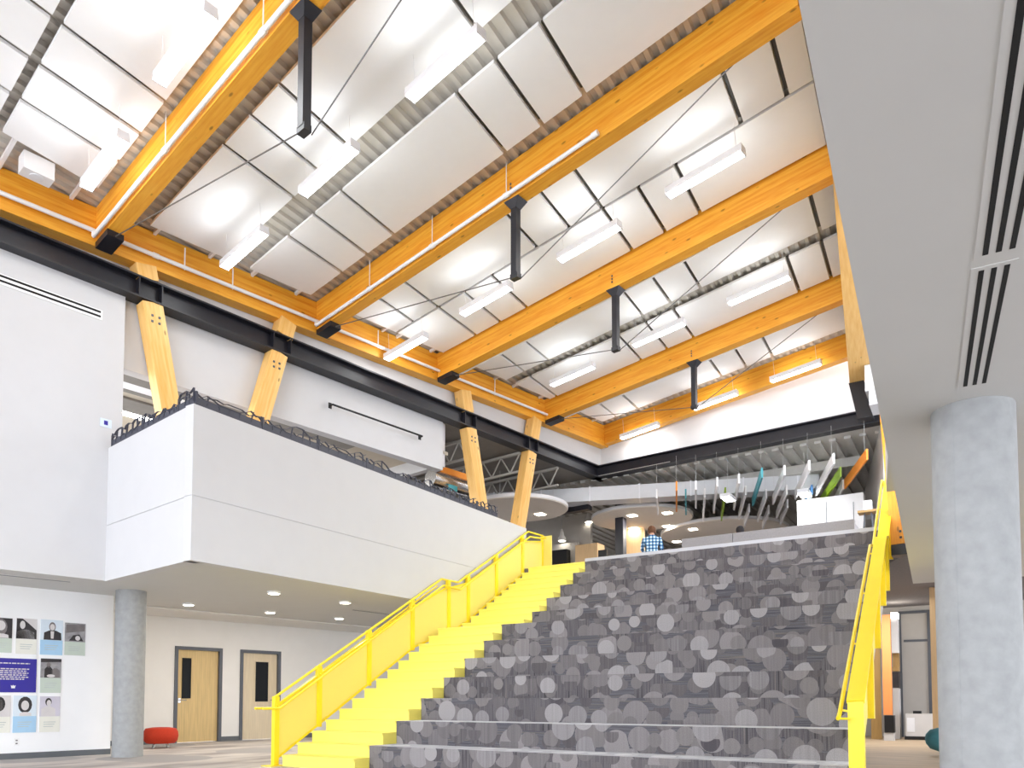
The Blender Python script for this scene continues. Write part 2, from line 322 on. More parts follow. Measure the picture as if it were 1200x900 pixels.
def door(n, s0, s1, m, win, side):
    r = bpy.data.objects.new('door_%d' % n, None); COL.objects.link(r); r.location = tuple(DW+B*s0); struct(r)
    lf = MB().box(DW, B, A, Z, (s0+.01, s1-.01), (-.09, -.045), (.01, DH-.01)).build('leaf', m, r)
    f = MB(); fw = .065
    f.box(DW, B, A, Z, (s0-fw, s0+.012), (-.12, .03), (0, DH+fw)); f.box(DW, B, A, Z, (s1-.012, s1+fw), (-.12, .03), (0, DH+fw)); f.box(DW, B, A, Z, (s0, s1), (-.12, .03), (DH-.012, DH+fw))
    f.build('door_frame', 'frame_grey', r)
    w0, w1, z0, z1 = win
    w = s1-s0; q = MB().box(DW, B, A, Z, (s0+w*w0, s0+w*w1), (-.045, -.038), (z0, z1)); g = q.build('vision_pane', 'glass_dark', lf)
    t = MB(); a, b = s0+w*w0, s0+w*w1
    for u0, u1, h0, h1 in ((a-.02, a, z0-.02, z1+.02), (b, b+.02, z0-.02, z1+.02), (a, b, z0-.02, z0), (a, b, z1, z1+.02)): t.box(DW, B, A, Z, (u0, u1), (-.045, -.03), (h0, h1))
    t.build('pane_trim', 'glass_dark' if n == 1 else 'door_pale', lf)
    hs = s0+.08 if side < 0 else s1-.08; h = MB()
    h.box(DW, B, A, Z, (hs-.03, hs+.03), (-.045, -.03), (.93, 1.03)); h.tube([DW+B*hs+A*(-.03)+Z*.99, DW+B*hs+A*.03+Z*.99, DW+B*(hs-side*.14)+A*.03+Z*.99], .012)
    h.build('lever_handle', 'metal', lf)
door(1, d1a, d1b, 'door_wood', (.15, .32, 1.05, DH-.22), -1)
door(2, d2a, d2b, 'door_pale', (.38, .74, .95, DH-.22), 1)

# balcony: parapet, slab and soffit
BX, BY0, BYE, PT = -9.196, 6.42, 15.45, 5.112
CRN = np.array([-9.196, 6.415, 0]); WC = np.array([-12.03, 6.846, 0])
rd = nrm(CRN-WC); rn = np.array([rd[1], -rd[0], 0])      # return face direction, outward normal
L_ret = np.linalg.norm(CRN-WC)
ZB = 3.82
def par(name, segs):
    m = MB()
    for q in segs: q(m)
    return struct(m.build(name, 'wall_white'))
par('wall_balcony_front', [lambda m: m.wb(BX-.18, BX, BY0-.004, BYE, ZB+.012, PT), lambda m: m.wb(BX-.18, BX, BY0-.004, BYE+3, SZ-.006, ZB), lambda m: m.wb(BX-.18, BX-.012, BY0+.008, BYE, ZB-.01, ZB+.02)])
par('wall_balcony_return', [lambda m: m.box(WC, rd, -rn, Z, (0, L_ret-.1), (0, .18), (ZB+.012, PT)), lambda m: m.box(WC, rd, -rn, Z, (0, L_ret-.1), (0, .18), (SZ-.006, ZB)), lambda m: m.box(WC, rd, -rn, Z, (0, L_ret-.1), (.012, .18), (ZB-.01, ZB+.02))])
# soffit under the balcony and the left wall (ceiling of the ground floor)
sf = MB().prism([(q[0], q[1]) for q in (CRN-rn*.004-X*.004, WC-rn*.004, bp(-.0, -16, 0), bp(-6.5, -16, 0), bp(-6.5, 14, 0), (BX-.004, 20.5, 0))], (0, 0, SZ), X, Y, Z, .25)
struct(sf.build('ceiling_soffit_left', 'soffit'))
struct(MB().prism([(q[0], q[1]) for q in (CRN+np.array([-.1, .2, 0]), WC+np.array([0, .2, 0]), bp(-5, 0, 0), bp(-5, 16, 0), (BX-.1, 15.2, 0))], (0, 0, FL2-.15), X, Y, Z, .15).build('floor_corridor', 'carpet_plain'))
# tile strip at the back of the soffit
struct(MB().box(DW, B, A, Z, (-4.5, 10), (.0, 1.5), (SZ-.03, SZ-.004)).build('trim_1', 'wall_warm'))
# right soffit
E0, E1 = onz(935.5, 0, 2.92), onz(1070, 684, 2.92); ed = nrm(E1-E0); en = np.array([ed[1], -ed[0], 0])
S_END = (E1-E0)@ed
struct(MB().box((E0[0], E0[1], 2.92), ed, en, Z, (-13, S_END), (0, 9), (0, 1.17)).build('ceiling_soffit_right', 'soffit'))
# slab of the upper floor behind the stair head
struct(MB().prism([(-12.8, YS[11]+.03), (BX-.15, YS[11]+.03), (SX0, YS[11]+.30), (xr(15.2), YS[11]+.30), (-.9, 14.2), (7, 14.2), (7, 34), (-16, 34)], (0, 0, 3.5), X, Y, Z, FL2-3.5).build('floor_upper', 'carpet_plain'))

# corrugated roof deck
def deck_pt(s, v, dz=0): u = s-.195*v; return bp(u, v, zr(u, v)+dz)
dk = MB(); prof = [(0, 0), (.07, 0), (.095, .05), (.175, .05)]; s = -3.2; cols = []
while s < 12.6:
    for a, h in prof:
        ss = s+a; ve = min(14.55, (ss+.12)/.195); vs_ = -15.0
        if ve > vs_+.1: cols.append((deck_pt(ss, vs_, h+.02), deck_pt(ss, ve, h+.02)))
    s += .2
vs = [p for c in cols for p in c]
dk.add(vs, [(2*i, 2*i+2, 2*i+3, 2*i+1) for i in range(len(cols)-1)])
ceil = struct(dk.build('ceiling', 'deck'))
# acoustic ceiling panels: each a piece of the ceiling; (v0, v1, joints along s)
PANELS = [(-5.2, -3.62, [1.37, 2.86, 3.6, 6.21, 6.95]), (-3.4, -1.99, [1.37, 2.1, 2.86, 5.5, 6.2, 6.95]), (-1.86, -.52, [1.37, 2.1, 2.86, 5.5, 6.2, 6.95, 9.5]),
          (.42, 1.76, [2.87, 3.61, 4.33, 6.97, 7.7, 8.4]), (2.24, 3.55, [2.08, 2.83, 3.58, 6.21, 6.94, 7.70]),
          (4.3, 5.74, [2.07, 2.83, 5.49, 6.24, 6.94, 9.48, 10.18]), (5.80, 7.19, [2.83, 3.57, 4.33, 6.94, 7.65, 8.35]),
          (8.1, 9.43, [2.82, 3.59, 6.26, 6.95, 7.66, 10.13]), (9.80, 11.27, [2.80, 5.47, 6.2, 6.91, 9.43, 10.1]), (12.05, 13.84, [3.55, 4.30, 6.91, 7.6, 8.31])]
def uR(v): return 9.87-.205*(v-3.87)
POFF, PTH, GAP = .10, .045, .075
for v0, v1, js in PANELS:
    edges = ['L']+js+['R']
    for a, b in zip(edges[:-1], edges[1:]):
        def u_at(e, v, sgn):
            if e == 'L': return .38 if v > 0 else .62-.195*v
            if e == 'R': return uR(v)-.05
            return e-.195*v+sgn*GAP/2
        c = []
        for dz in (-POFF, -POFF+PTH):
            for e, v, sg in ((a, v0, 1), (b, v0, -1), (b, v1, -1), (a, v1, 1)):
                u = u_at(e, v, sg); c.append(bp(u, v, zr(u, v)+dz))
        MB().hexa(c).build('ceiling_panel', 'panel', ceil)
    for j in js:    # steel channel above each joint
        p, q = deck_pt(j, v0+.06, -.025), deck_pt(j, v1-.06, -.025)
        if uvz(p)[0] > .3 and uvz(q)[0] < uR(v1)-.1: MB().bar(p, q, .05, .03).build('hanging_channel', 'gap_channel', ceil)

for v0, v1, js in PANELS[1:]:
    for v in (v0+.18, v1-.18):
        ua = .13; ub = .5 if v > 0 else 1.0
        MB().hexa([bp(ua, v-.025, zr(ua, v)-.06), bp(ub, v-.025, zr(ub, v)-.05), bp(ub, v+.025, zr(ub, v)-.05), bp(ua, v+.025, zr(ua, v)-.06), bp(ua, v-.025, zr(ua, v)), bp(ub, v-.025, zr(ub, v)), bp(ub, v+.025, zr(ub, v)), bp(ua, v+.025, zr(ua, v))]).build('runner_end', 'white_paint', ceil)
# ------------------------------------------------------------------ glulam frame
RVS = [-.324, 3.868, 7.248, 11.369, 14.322]; RW, RD = .23, .60
ZG = lambda v: zr(.0, v)
g = MB(); gz = [(v, ZG(v)) for v in (-8, 14.6)]
p0, p1 = bp(-.01, -15, ZG(-15)-.32), bp(-.01, 14.6, ZG(14.6)-.32)
tag(wood_bar('edge_beam', p0, p1, .26, .64, 'glulam'), 'long yellow glulam edge beam above the white left wall, pipe along it', 'beam')
ORD = ['yellow glulam roof beam carrying the tallest black strut beside the top of its pipe', 'yellow glulam roof beam with a white pipe along its whole underside', 'plain yellow glulam roof beam in the middle, no pipe on its face', 'yellow glulam roof beam just before the end beam at the far wall', 'yellow glulam end beam against the white far clerestory wall']
STRU = [5.80, 5.36, 5.05, 4.61, None]
def rz(i, u, d): return bp(u, RVS[i]+RW/2, zr(u, RVS[i])-d)
for i, v in enumerate(RVS):
    ue = uR(v)+(.0 if i else .6)
    t = thing('roof_beam', ORD[i], 'beam', rz(i, .12, RD), 'glulam roof beams')
    wood_bar('beam_body', rz(i, .12, RD/2), rz(i, ue, RD/2), RW, RD, 'glulam', t)
    if i < 4:
        sh = MB(); sl = RU
        a0, a1 = rz(i, .14, RD+.05), rz(i, .62, RD+.05); sh.bar(a0, a1, RW+.02, .10)
        sh.build('bearing_shoe', 'steel', t)
# struts and tension rods under the roof beams
SL = ['black steel queen post under the roof beam over the left wall panels, longest one', 'black steel queen post under the pipe-lined roof beam', 'black steel queen post under the middle roof beam', 'black steel queen post under the beam before the end beam']
SBOT = [7.38, 7.67, 7.80, 7.99]
for i in range(4):
    u = STRU[i]; vb = RVS[i]+RW/2; zt = zr(u, RVS[i])-RD; zb = SBOT[i]
    t = thing('queen_post', SL[i], 'post', bp(u, vb, zb), 'queen posts under the roof beams')
    MB().bb(u-.055, u+.055, vb-.055, vb+.055, zb+.06, zt-.09).build('shaft', 'steel', t)
    c = [bp(u+a, vb+b, zt-.12) for a, b in ((-.06, -.06), (.06, -.06), (.06, .06), (-.06, .06))]+[bp(u+a, vb+b, zt) for a, b in ((-.15, -.12), (.15, -.12), (.15, .12), (-.15, .12))]
    MB().hexa(c).build('top_plate', 'steel', t)
    MB().bb(u-.075, u+.075, vb-.05, vb+.05, zb, zb+.08).build('clevis', 'steel', t)
    bo = MB()
    for k in range(3): bo.bb(u-.012, u+.012, vb-RW/2-.015, vb-RW/2, zt+.1+.06*k, zt+.13+.06*k)
    bo.build('bolt_row', 'frame_grey', t)['kind'] = 'stuff'
    for e in (0, 1):
        q = rz(i, .55, RD+.06) if e == 0 else rz(i, uR(RVS[i])-.2, RD*.55)
        a = bp(u, vb, zb+.04)
        for sgn in ((0,) if e else (0,)):
            MB().tube([a+B*(.1 if e else 0), q+B*(.14 if e else 0)], .009, 6).build('tension_rod', 'rod', t)
# right edge beam (seen from below) and its steel stub
g0, g1 = np.array([-1.43, 12.18, 0]), np.array([-2.28, 20.05, 0]); gd = nrm(g1-g0); gs = g0-gd*20
tag(wood_bar('edge_beam', gs+Z*9.10, g1+Z*9.10, .60, .80, 'glulam_pale'), 'pale glulam edge beam above the grey soffit edge on the open right side', 'beam')  # light on the beam's underside is put into the paler wood colour
tag(MB().hexa([(-2.37, 19.55, 7.75), (-2.03, 19.55, 7.75), (-2.03, 19.9, 7.75), (-2.37, 19.9, 7.75), (-2.56, 19.65, 8.70), (-2.22, 19.65, 8.70), (-2.22, 20.0, 8.70), (-2.56, 20.0, 8.70)]).build('steel_stub_post', 'steel_flat'), 'short black steel post under the end of the pale edge beam', 'post')
struct(MB().wb(-2.10, -1.6, 18.75, 19.5, 8.08, 8.69).wb(-2.02, -1.6, 18.76, 19.5, 7.74, 8.08).build('wall_right_upper', 'wall_white'))
gn = np.array([gd[1], -gd[0], 0])
struct(MB().box(gs, gd, gn, Z, (0, 20.2), (.32, .45), (4.10, 11.2)).box(gs, gd, gn, Z, (20.2, 27.3), (.32, .45), (8.72, 11.2)).build('wall_right_light_block', 'wall_white'))  # unseen wall added to keep side daylight off the left wall
# far clerestory wall behind the end beam
fs0, fs1 = np.array([-9.95, 20.72, 0]), np.array([-1.8, 20.10, 0]); fd = nrm(fs1-fs0); fn = np.array([-fd[1], fd[0], 0]); FLn = np.linalg.norm(fs1-fs0)
struct(MB().box(fs0+fn*.5, fd, fn, Z, (-1.2, FLn+.8), (0, .15), (7.9, 11.2)).build('wall_far', 'wall_white'))
# black I-beams
def ibeam(name, o, d, n, s0, s1, z0, z1, w, label, stiff=()):
    t = thing(name, label, 'beam', o+d*s0+Z*z0, 'black steel beams')
    MB().box(o, d, n, Z, (s0, s1), (-w/2, w/2), (z0, z0+.03)).build('bottom_flange', 'steel_flat', t)
    MB().box(o, d, n, Z, (s0, s1), (-w/2, w/2), (z1-.03, z1)).build('top_flange', 'steel', t)
    MB().box(o, d, n, Z, (s0, s1), (-.015, .015), (z0+.03, z1-.03)).build('web', 'steel', t)
    for k in stiff: MB().box(o, d, n, Z, (k-.01, k+.01), (-w/2+.01, w/2-.01), (z0+.03, z1-.03)).build('stiffener', 'steel', t)
    return t
def strut_axis(top, bot, u):
    a, b = onu(*top, u), onu(*bot, u); return a, b
STR = [((174.5, 353.5), (195, 471.5)), ((325, 412), (306, 478)), ((548, 500), (561, 588)), ((620.5, 528), (607, 615))]
SU = .05; axes = [strut_axis(t, b, SU) for t, b in STR]
def at_z(ax, z): a, b = ax; k = (z-a[2])/(b[2]-a[2]); return a+(b-a)*k
stf = []
for ax in axes: vv = uvz(at_z(ax, 7.9))[1]; stf += [vv-.19, vv+.19]
ZS0, ZS1 = 7.73, 8.10
ibeam('steel_beam', W+A*.05, B, A, -16, 14.35, ZS0, ZS1, .30, 'long black steel beam along the white left wall with inclined timber posts', stf)
ibeam('steel_beam', fs0, fd, fn, .05, FLn, ZS0, ZS1, .30, 'black steel beam across the far end above the upper floor')
TL = ['inclined timber post at the balcony corner beside the wall opening', 'inclined timber post leaning the other way, second from the balcony corner', 'inclined timber post beside the end of the white bulkhead wall', 'inclined timber post rising from the top of the yellow railing']
for i, ax in enumerate(axes):
    lo, hi = at_z(ax, FL2), at_z(ax, ZS0)
    t = thing('inclined_post', TL[i], 'post', lo, 'inclined timber posts on the balcony')
    wood_bar('lower_shaft', lo, hi, .26, .34, 'glulam_pale', t, up=B)
    h2, h3 = at_z(ax, ZS1), at_z(ax, zr(0, uvz(at_z(ax, 8.4))[1])-.64)
    wood_bar('upper_shaft', h2, h3, .26, .34, 'glulam_pale', t, up=B)
    c = at_z(ax, 7.45); bm_ = MB()
    for a in (-.06, .06):
        for b in (-.05, .05): bm_.box(c, B, A, Z, (a-.018, a+.018), (.128, .142), (b-.018, b+.018))
    bm_.build('bolt_group', 'frame_grey', t)['kind'] = 'stuff'
# timber post on the right, behind the yellow railing
q0 = ony(1055, 650, 13.5); q1 = q0+np.array([-.30, .15, 5.18])
t = thing('inclined_post', 'inclined timber post behind the right railing with a black steel foot', 'post', q0, 'inclined timber posts on the balcony')
wood_bar('lower_shaft', q0+(q1-q0)*.03, q1, .22, .22, 'glulam', t, up=Y)
MB().box(q0, X, Y, Z, (-.12, .12), (-.12, .12), (-.02, .15)).build('steel_foot', 'steel', t)
for k in (.26, .36): MB().box(q0+(q1-q0)*k/5.25, X, Y, Z, (.02, .055), (-.125, -.105), (-.015, .02)).build('bolt_head', 'steel', t)

# ------------------------------------------------------------------ columns
def column(cx, cy, r, z1, label):
    t = thing('concrete_column', label, 'column', (cx, cy, 0), 'round concrete columns')
    MB().lathe((cx, cy, 0), [(r, 0), (r, z1)], 48).build('shaft', 'concrete', t, smooth=True)
    MB().bar((cx-r*.45, cy-r*.893, .0), (cx-r*.45, cy-r*.893, z1), .006, .006, up=Y).build('form_seam', 'concrete', t)
column(-12.79, 7.76, .248, SZ, 'round concrete column beside the portrait wall and red ottoman')
column(-.006, 5.80, .244, 2.92, 'big round concrete column under the grey right soffit')
# slot diffusers
def slots(name, pts, label, z):
    (a0, a1), (b0, b1) = pts          # first and last dark slot, near and far ends
    t = thing(name, label, 'air vent', tuple(a0)); d = nrm(a1-a0); wv = b0-a0; w = abs(wv@np.cross(Z, d)); n = np.cross(d, Z); n = n if wv@n > 0 else -n
    L = np.linalg.norm(a1-a0)
    MB().box(a0, d, n, Z, (-.03, L+.03), (-.03, w+.05), (-.003, .002)).build('frame', 'soffit', t)
    for k in range(3): MB().box(a0, d, n, Z, (0, L), (w*k/2, w*k/2+.022), (-.0045, .0)).build('slot', 'slot_black', t)
P1, P2, P3, P4, P5, P6 = onz(1192, 0, 2.92), onz(1151, 298.7, 2.92), onz(1146.7, 317, 2.92), onz(1130.7, 466.7, 2.92), onz(1179.7, 290.7, 2.92), onz(1148, 464, 2.92)
dd = nrm(P2-P1); w_ = .098; nn = np.cross(dd, Z); nn = nn if nn[0] > 0 else -nn
slots('slot_diffuser', ((P2-dd*3.0, P2), (P2-dd*3.0+nn*w_, P2)), 'long three-slot air diffuser in the grey right soffit', 2.92)
slots('slot_diffuser', ((P3, P3+dd*1.42), (P3+nn*w_, P3)), 'short three-slot air diffuser in the soffit next to the big column', 2.92)
a, b = onu(-60, 306, 0), onu(120, 369.5, 0); z = b[2]
t = thing('wall_slot_diffuser', 'dark two-slot air diffuser high on the white left wall', 'air vent', b)
va, vb = uvz(a)[1], uvz(b)[1]
MB().bb(0, .012, va, vb, z-.09, z+.07).build('frame', 'white_paint', t)
for k in (-.055, .02): MB().bb(.0, .016, va, vb-.03, z+k, z+k+.032).build('slot', 'slot_black', t)
# ================================================================== STAIR AND BLEACHERS
t = thing('carpet_bleachers', 'wide grey bleacher steps covered in circle-patterned carpet between yellow railings', 'steps', (-4.3, SY0, 0))
acc = 0.0
for k in range(12):
    y0 = YS[k]; y1 = YS[k+1] if k < 11 else YS[11]+.28; z1 = RISE*(k+1); z0 = RISE*k
    xa, xb = SX0, xr(y0); back = y1+.02 if k < 11 else y1
    m = MB(); zb = max(0, z0-.02)
    m.hexa([(xa, y0, zb), (xb, y0, zb), (xr(back), back, zb), (xa, back, zb), (xa, y0, z1), (xb, y0, z1), (xr(back), back, z1), (xa, back, z1)])
    o = m.build('carpet_step', 'carpet', t); me = o.data; uvl = me.uv_layers.new(name='UVMap')
    for p in me.polygons:
        for li in p.loop_indices:
            v = me.vertices[me.loops[li].vertex_index].co
            if abs(p.normal.x) > .7: uvl.data[li].uv = (v.y+30, v.z+acc)
            else: uvl.data[li].uv = (v.x+20, acc+(v.z-z0)+(v.y-y0 if abs(p.normal.z) > .5 else 0))
    acc += RISE+(y1-y0)+3.17
# side of the bleachers on the right
sd_ = MB(); prof = []
for k in range(12): prof += [(YS[k]+.01, RISE*(k+1)-.01), ((YS[k+1] if k < 11 else YS[11]+.3)+.01, RISE*(k+1)-.01)]
prof += [(YS[11]+.31, FL2-.5), (YS[7]-.1, RISE*7-.35), (YS[6]+.2, RISE*6-.2), (SY0+.35, 0), (SY0+.01, 0)]
sd_.add([(xr(a)+.01, a, b) for a, b in prof]+[(xr(a)+.03, a, b) for a, b in prof], [tuple(range(len(prof)))[::-1], tuple(range(len(prof), 2*len(prof)))]+[(i, (i+1) % len(prof), len(prof)+(i+1) % len(prof), len(prof)+i) for i in range(len(prof))])
sd_.build('side_stringer', 'wall_grey', t)
tp = MB().hexa([(SX0, YS[11]+.0, FL2), (xr(YS[11]), YS[11], FL2), (xr(YS[11]), YS[11]+.16, FL2), (SX0, YS[11]+.16, FL2), (SX0, YS[11], FL2+.07), (xr(YS[11]), YS[11], FL2+.07), (xr(YS[11]), YS[11]+.16, FL2+.07), (SX0, YS[11]+.16, FL2+.07)]).build('top_ledge', 'ledge', t)
# yellow stair
YR, YT = RISE/2, TREAD/2; YX0 = -8.95
t = thing('yellow_stair', 'bright yellow stair flight beside the carpeted bleachers', 'stairs', (-8.2, 7.86, 0))
ny = []
for j in range(24):       # nosing of step j (height (j+1)*YR)
    k = (j+1)/2
    ny.append(SY0+(k-1)*TREAD+(LAND if j >= 14 else 0))
for j in range(24):
    y0 = ny[j]; y1 = ny[j+1] if j < 23 else YS[11]+.3; z1 = YR*(j+1)
    MB().wb(YX0, SX0-.004, y0-.02, y1+.0, z1-.035, z1).build('tread', 'yellow_step', t)
    MB().wb(YX0, SX0-.004, y0, y0+.02, z1-YR, z1-.035).build('riser', 'yellow_step', t)
ss = MB()
for j in range(24):
    y1 = ny[j+1] if j < 23 else YS[11]+.3
    ss.wb(YX0+.01, SX0-.006, ny[j]+.01, y1+.01, max(0, YR*j-.35), YR*(j+1)-.036)
ss.build('stair_body', 'yellow_step', t)
# left railing
XL = -9.12; XH = -9.03
def prof_l(pts, x): return [onx(px, py, x) for px, py in pts]
TOPL = prof_l([(321.5, 817.5), (517.5, 678.5), (537, 682.5), (619, 623), (636, 628)], XL)
HANL = prof_l([(328, 830), (520, 686), (539.5, 691), (621, 629), (635, 631)], XH)
t = thing('stair_railing', 'yellow perforated railing on the left of the yellow stair below the balcony', 'railing', (XL, 7.9, 0))
def interp(P, y):
    for a, b in zip(P[:-1], P[1:]):
        if y <= b[1]: k = (y-a[1])/(b[1]-a[1]); return a[2]+(b[2]-a[2])*k
    return P[-1][2]
MB().tube(TOPL, .022, 8).build('top_rail', 'yellow', t, smooth=True)
ext = HANL[0]+np.array([0, -.32, 0])
MB().tube([ext]+HANL+[HANL[-1]+np.array([.12, 0, -.0])], .021, 8).build('handrail', 'yellow', t, smooth=True)
ho = [q+np.array([-.17, 0, .0]) for q in HANL[:2]]
MB().tube([ho[0]+np.array([0, -.32, 0])]+ho, .019, 8).build('outer_handrail', 'yellow', t, smooth=True)
def stair_z(y):
    j = -1
    for q in range(24):
        if ny[q]-.02 <= y: j = q
    return YR*(j+1)
PY = [onx(px, 760, XL)[1] for px in (326, 374, 432, 482.5, 525, 548, 581, 612)]+[TOPL[-1][1]]
PY[0] = TOPL[0][1]+.03
for i, y in enumerate(PY):
    zt = interp(TOPL, y); zb = 0 if i == 0 else max(0, stair_z(y)-.12)
    po = MB().wb(XL-.035, XL+.035, y-.045, y+.045, zb, zt).build('post', 'yellow', t)
    MB().bar((XL, y, zt-.11), (XH, y, interp(HANL, y)), .02, .02, up=Y).build('rail_bracket', 'yellow', po)
MB().wb(XL-.12, XL+.12, PY[0]-.16, PY[0]+.1, 0, .012).build('base_plate', 'yellow', t)
for a, b in zip(PY[:-1], PY[1:]):
    a2, b2 = a+.045, b-.045
    def zlo(y):
        if y < 7.9: return .1
        base = YR-.075+(min(y, 11.75)-7.865)*RISE/TREAD
        if y > 12.3: base += (min(y, 15.3)-12.38)*RISE/TREAD
        return base+.0
    m = MB(); e = .004
    za, zb_, ta, tb = zlo(a2), zlo(b2), interp(TOPL, a2)-.15, interp(TOPL, b2)-.15
    m.hexa([(XL-e, a2, za), (XL+e, a2, za), (XL+e, b2, zb_), (XL-e, b2, zb_), (XL-e, a2, ta), (XL+e, a2, ta), (XL+e, b2, tb), (XL-e, b2, tb)])
    m.build('perforated_panel', 'mesh_yellow', t)
    f = MB(); f.bar((XL, a2, ta), (XL, b2, tb), .03, .035); f.bar((XL, a2, za), (XL, b2, zb_), .03, .035); f.build('panel_frame', 'yellow', t)
# end panel at the stair head
MB().wb(XL, XL+.25, PY[-1]-.02, PY[-1]+.02, FL2, TOPL[-1][2]-.02).build('end_panel', 'mesh_yellow', t)
# right railing
t = thing('stair_railing', 'yellow railing on the right side of the bleachers in front of the grey column', 'railing', (xr(7.9), 7.9, 0))
def xrr(y): return xr(y)+.10
RP = [(7.86, .98), (12.1, 3.36), (12.7, 3.47), (15.25, 5.13), (16.2, 5.18)]
cap = MB()
for (ya, za), (yb, zb_) in zip(RP[:-1], RP[1:]): cap.bar((xrr(ya), ya, za), (xrr(yb), yb, zb_), .16, .035)
cap.build('top_rail', 'yellow', t)
hp = [(xrr(y)-.14, y, z-.10) for y, z in RP]
MB().tube([(hp[0][0], hp[0][1]-.12, hp[0][2]-.06)]+hp, .021, 8).build('handrail', 'yellow', t, smooth=True)
MB().tube([(hp[0][0], hp[0][1]-.12, hp[0][2]-.06), (hp[0][0]+.1, hp[0][1]-.10, hp[0][2]-.06)], .012, 6).build('rail_return', 'yellow', t)
RPa = [(0, y, z) for y, z in RP]
for y in (7.9, 9.2, 10.5, 11.8, 12.8, 14.0, 15.2, 16.1):
    zt = interp(RPa, y)-.01; zb_ = 0 if y < 8 else max(0, stair_z(y)-.06)
    po = MB().wb(xrr(y)-.07, xrr(y)+.07, y-.04, y+.04, zb_, zt).build('post', 'yellow', t)
    MB().bar((xrr(y), y, zt-.12), (xrr(y)-.14, y, interp(RPa, y)-.1), .02, .02, up=Y).build('rail_bracket', 'yellow', po)
ys_ = (7.95, 9.2, 10.5, 11.8, 12.8, 14.0, 15.2, 16.1)
for a, b in zip(ys_[:-1], ys_[1:]):
    m = MB(); e = .004; za, zb_ = stair_z(a)+.0, stair_z(b)+.0
    m.hexa([(xrr(a)-e, a, za), (xrr(a)+e, a, za), (xrr(b)+e, b, zb_), (xrr(b)-e, b, zb_), (xrr(a)-e, a, interp(RPa, a)-.1), (xrr(a)+e, a, interp(RPa, a)-.1), (xrr(b)+e, b, interp(RPa, b)-.1), (xrr(b)-e, b, interp(RPa, b)-.1)])
    m.build('perforated_panel', 'mesh_yellow', t)

# ================================================================== BALCONY SCREEN
t = thing('balcony_screen', 'dark cut-metal screen with mountain outlines along the white balcony parapet', 'screen', tuple(CRN+Z*PT))
def screen(o, d, n, L):
    k = 0.0
    while k < L-.05:
        w = min(1.15, L-k); q = MB()
        q.box(o+d*k, d, n, Z, (.006, w-.006), (-.006, .006), (-.01, .115))
        q.box(o+d*k, d, n, Z, (.0, .03), (-.012, .012), (-.005, .2))
        def ridge(x0, lo, hi, amp, th, back):
            x = x0; y = random.uniform(lo, hi); P = [(x, y)]
            while x < w-.02:
                x = min(w-.015, x+random.uniform(.05, .13)); y = min(hi, max(lo, y+random.choice((-1, 1))*random.uniform(.4, 1)*amp)); P.append((x, y))
            for c, e in zip(P[:-1], P[1:]): q.bar(o+d*(k+c[0])+Z*c[1]+n*back, o+d*(k+e[0])+Z*e[1]+n*back, .010, th, up=n)
            return P
        P1 = ridge(.03, .12, .25, .07, .028, 0); ridge(.03, .10, .18, .05, .022, .004)
        for c in P1[::2]:
            q.bar(o+d*(k+c[0])+Z*.05, o+d*(k+min(w-.02, c[0]+random.uniform(-.03, .05)))+Z*c[1], .010, .028, up=n)
        q.build('screen_panel', 'screen_dark', t); k += w
screen(np.array([BX-.025, BY0+.04, PT]), Y, X, 7.75)
screen(WC+np.array([0, 0, PT])-rn*.03+rd*.05, rd, rn, L_ret-.09)

# ================================================================== LEFT CORRIDOR BEHIND THE PARAPET
struct(MB().bb(-4.6, -.25, -1, VE+.3, 7.02, 7.1).build('ceiling_corridor', 'tan_ceiling'))  # shade on the white ceiling is put into this tan colour
struct(MB().bb(-4.8, -4.6, -1, VE+4, FL2, 7.6).build('wall_corridor', 'wall_grey'))
struct(MB().bb(-4.6, -.25, VE+.02, VE+.2, 6.7, 8.0).build('wall_corridor_end', 'wall_white'))
def strip(y0, y1, m, dz, label, cat):
    u0, u1 = sorted((uvz(onz(146, y0, 7.02))[0], uvz(onz(146, y1, 7.02))[0]))
    o = MB().bb(u0, u1, .0, 6, 7.02-dz, 7.018).build('ceiling_trough', m); return tag(o, label, cat)
strip(434, 445, 'dark_deck', .04, 'dark ceiling trough nearest the wall opening over the corridor', 'ceiling trough')
strip(454, 457.5, 'dark_deck', .03, 'thin dark ceiling trough over the corridor', 'ceiling trough')
strip(464, 479, 'dark_deck', .05, 'wide grey ceiling trough deep over the corridor', 'ceiling trough')
lp_ = MB().bb(-3.4, -3.25, .2, 7.2, 6.96, 7.018).build('corridor_fill', 'tube_light'); tag(lp_, 'added fill light strip in the corridor ceiling behind the balcony', 'light'); area('lamp_down', lp_, bp(-3.32, 3.8, 6.93), 150, .3, 8)  # glowing strip and area lamp added to brighten the corridor
tag(MB().bb(-2.2, -.5, .1, 2.9, 7.0, 7.019).build('ceiling_panel_white', 'panel'), 'white ceiling panel over the corridor beside the wall opening', 'panel')
# silver round duct, orange panel and blue sign near the third post
c0, c1 = onv(503, 563, 6.6), onv(546, 571, 6.6)
da, db = onu(505, 562, -.6), onu(548, 571, -.6); db[2] = da[2] = (da[2]+db[2])/2
t = thing('round_duct', 'shiny silver round duct with an orange panel under the bulkhead wall', 'duct', da)
MB().tube([da, db], .19, 20).build('duct_body', 'metal', t, smooth=True)
MB().tube([da-nrm(db-da)*.02, da+nrm(db-da)*.05], .205, 20).build('end_collar', 'metal', t, smooth=True)
e0 = da+(db-da)*.25
MB().bar(e0+Z*.30, db+Z*.30, .03, .16).build('orange_panel', 'orange', t)
MB().bar(da+(db-da)*.32+A*.2-Z*.17, da+(db-da)*.55+A*.2-Z*.17, .02, .13).build('blue_plate', 'teal', t)
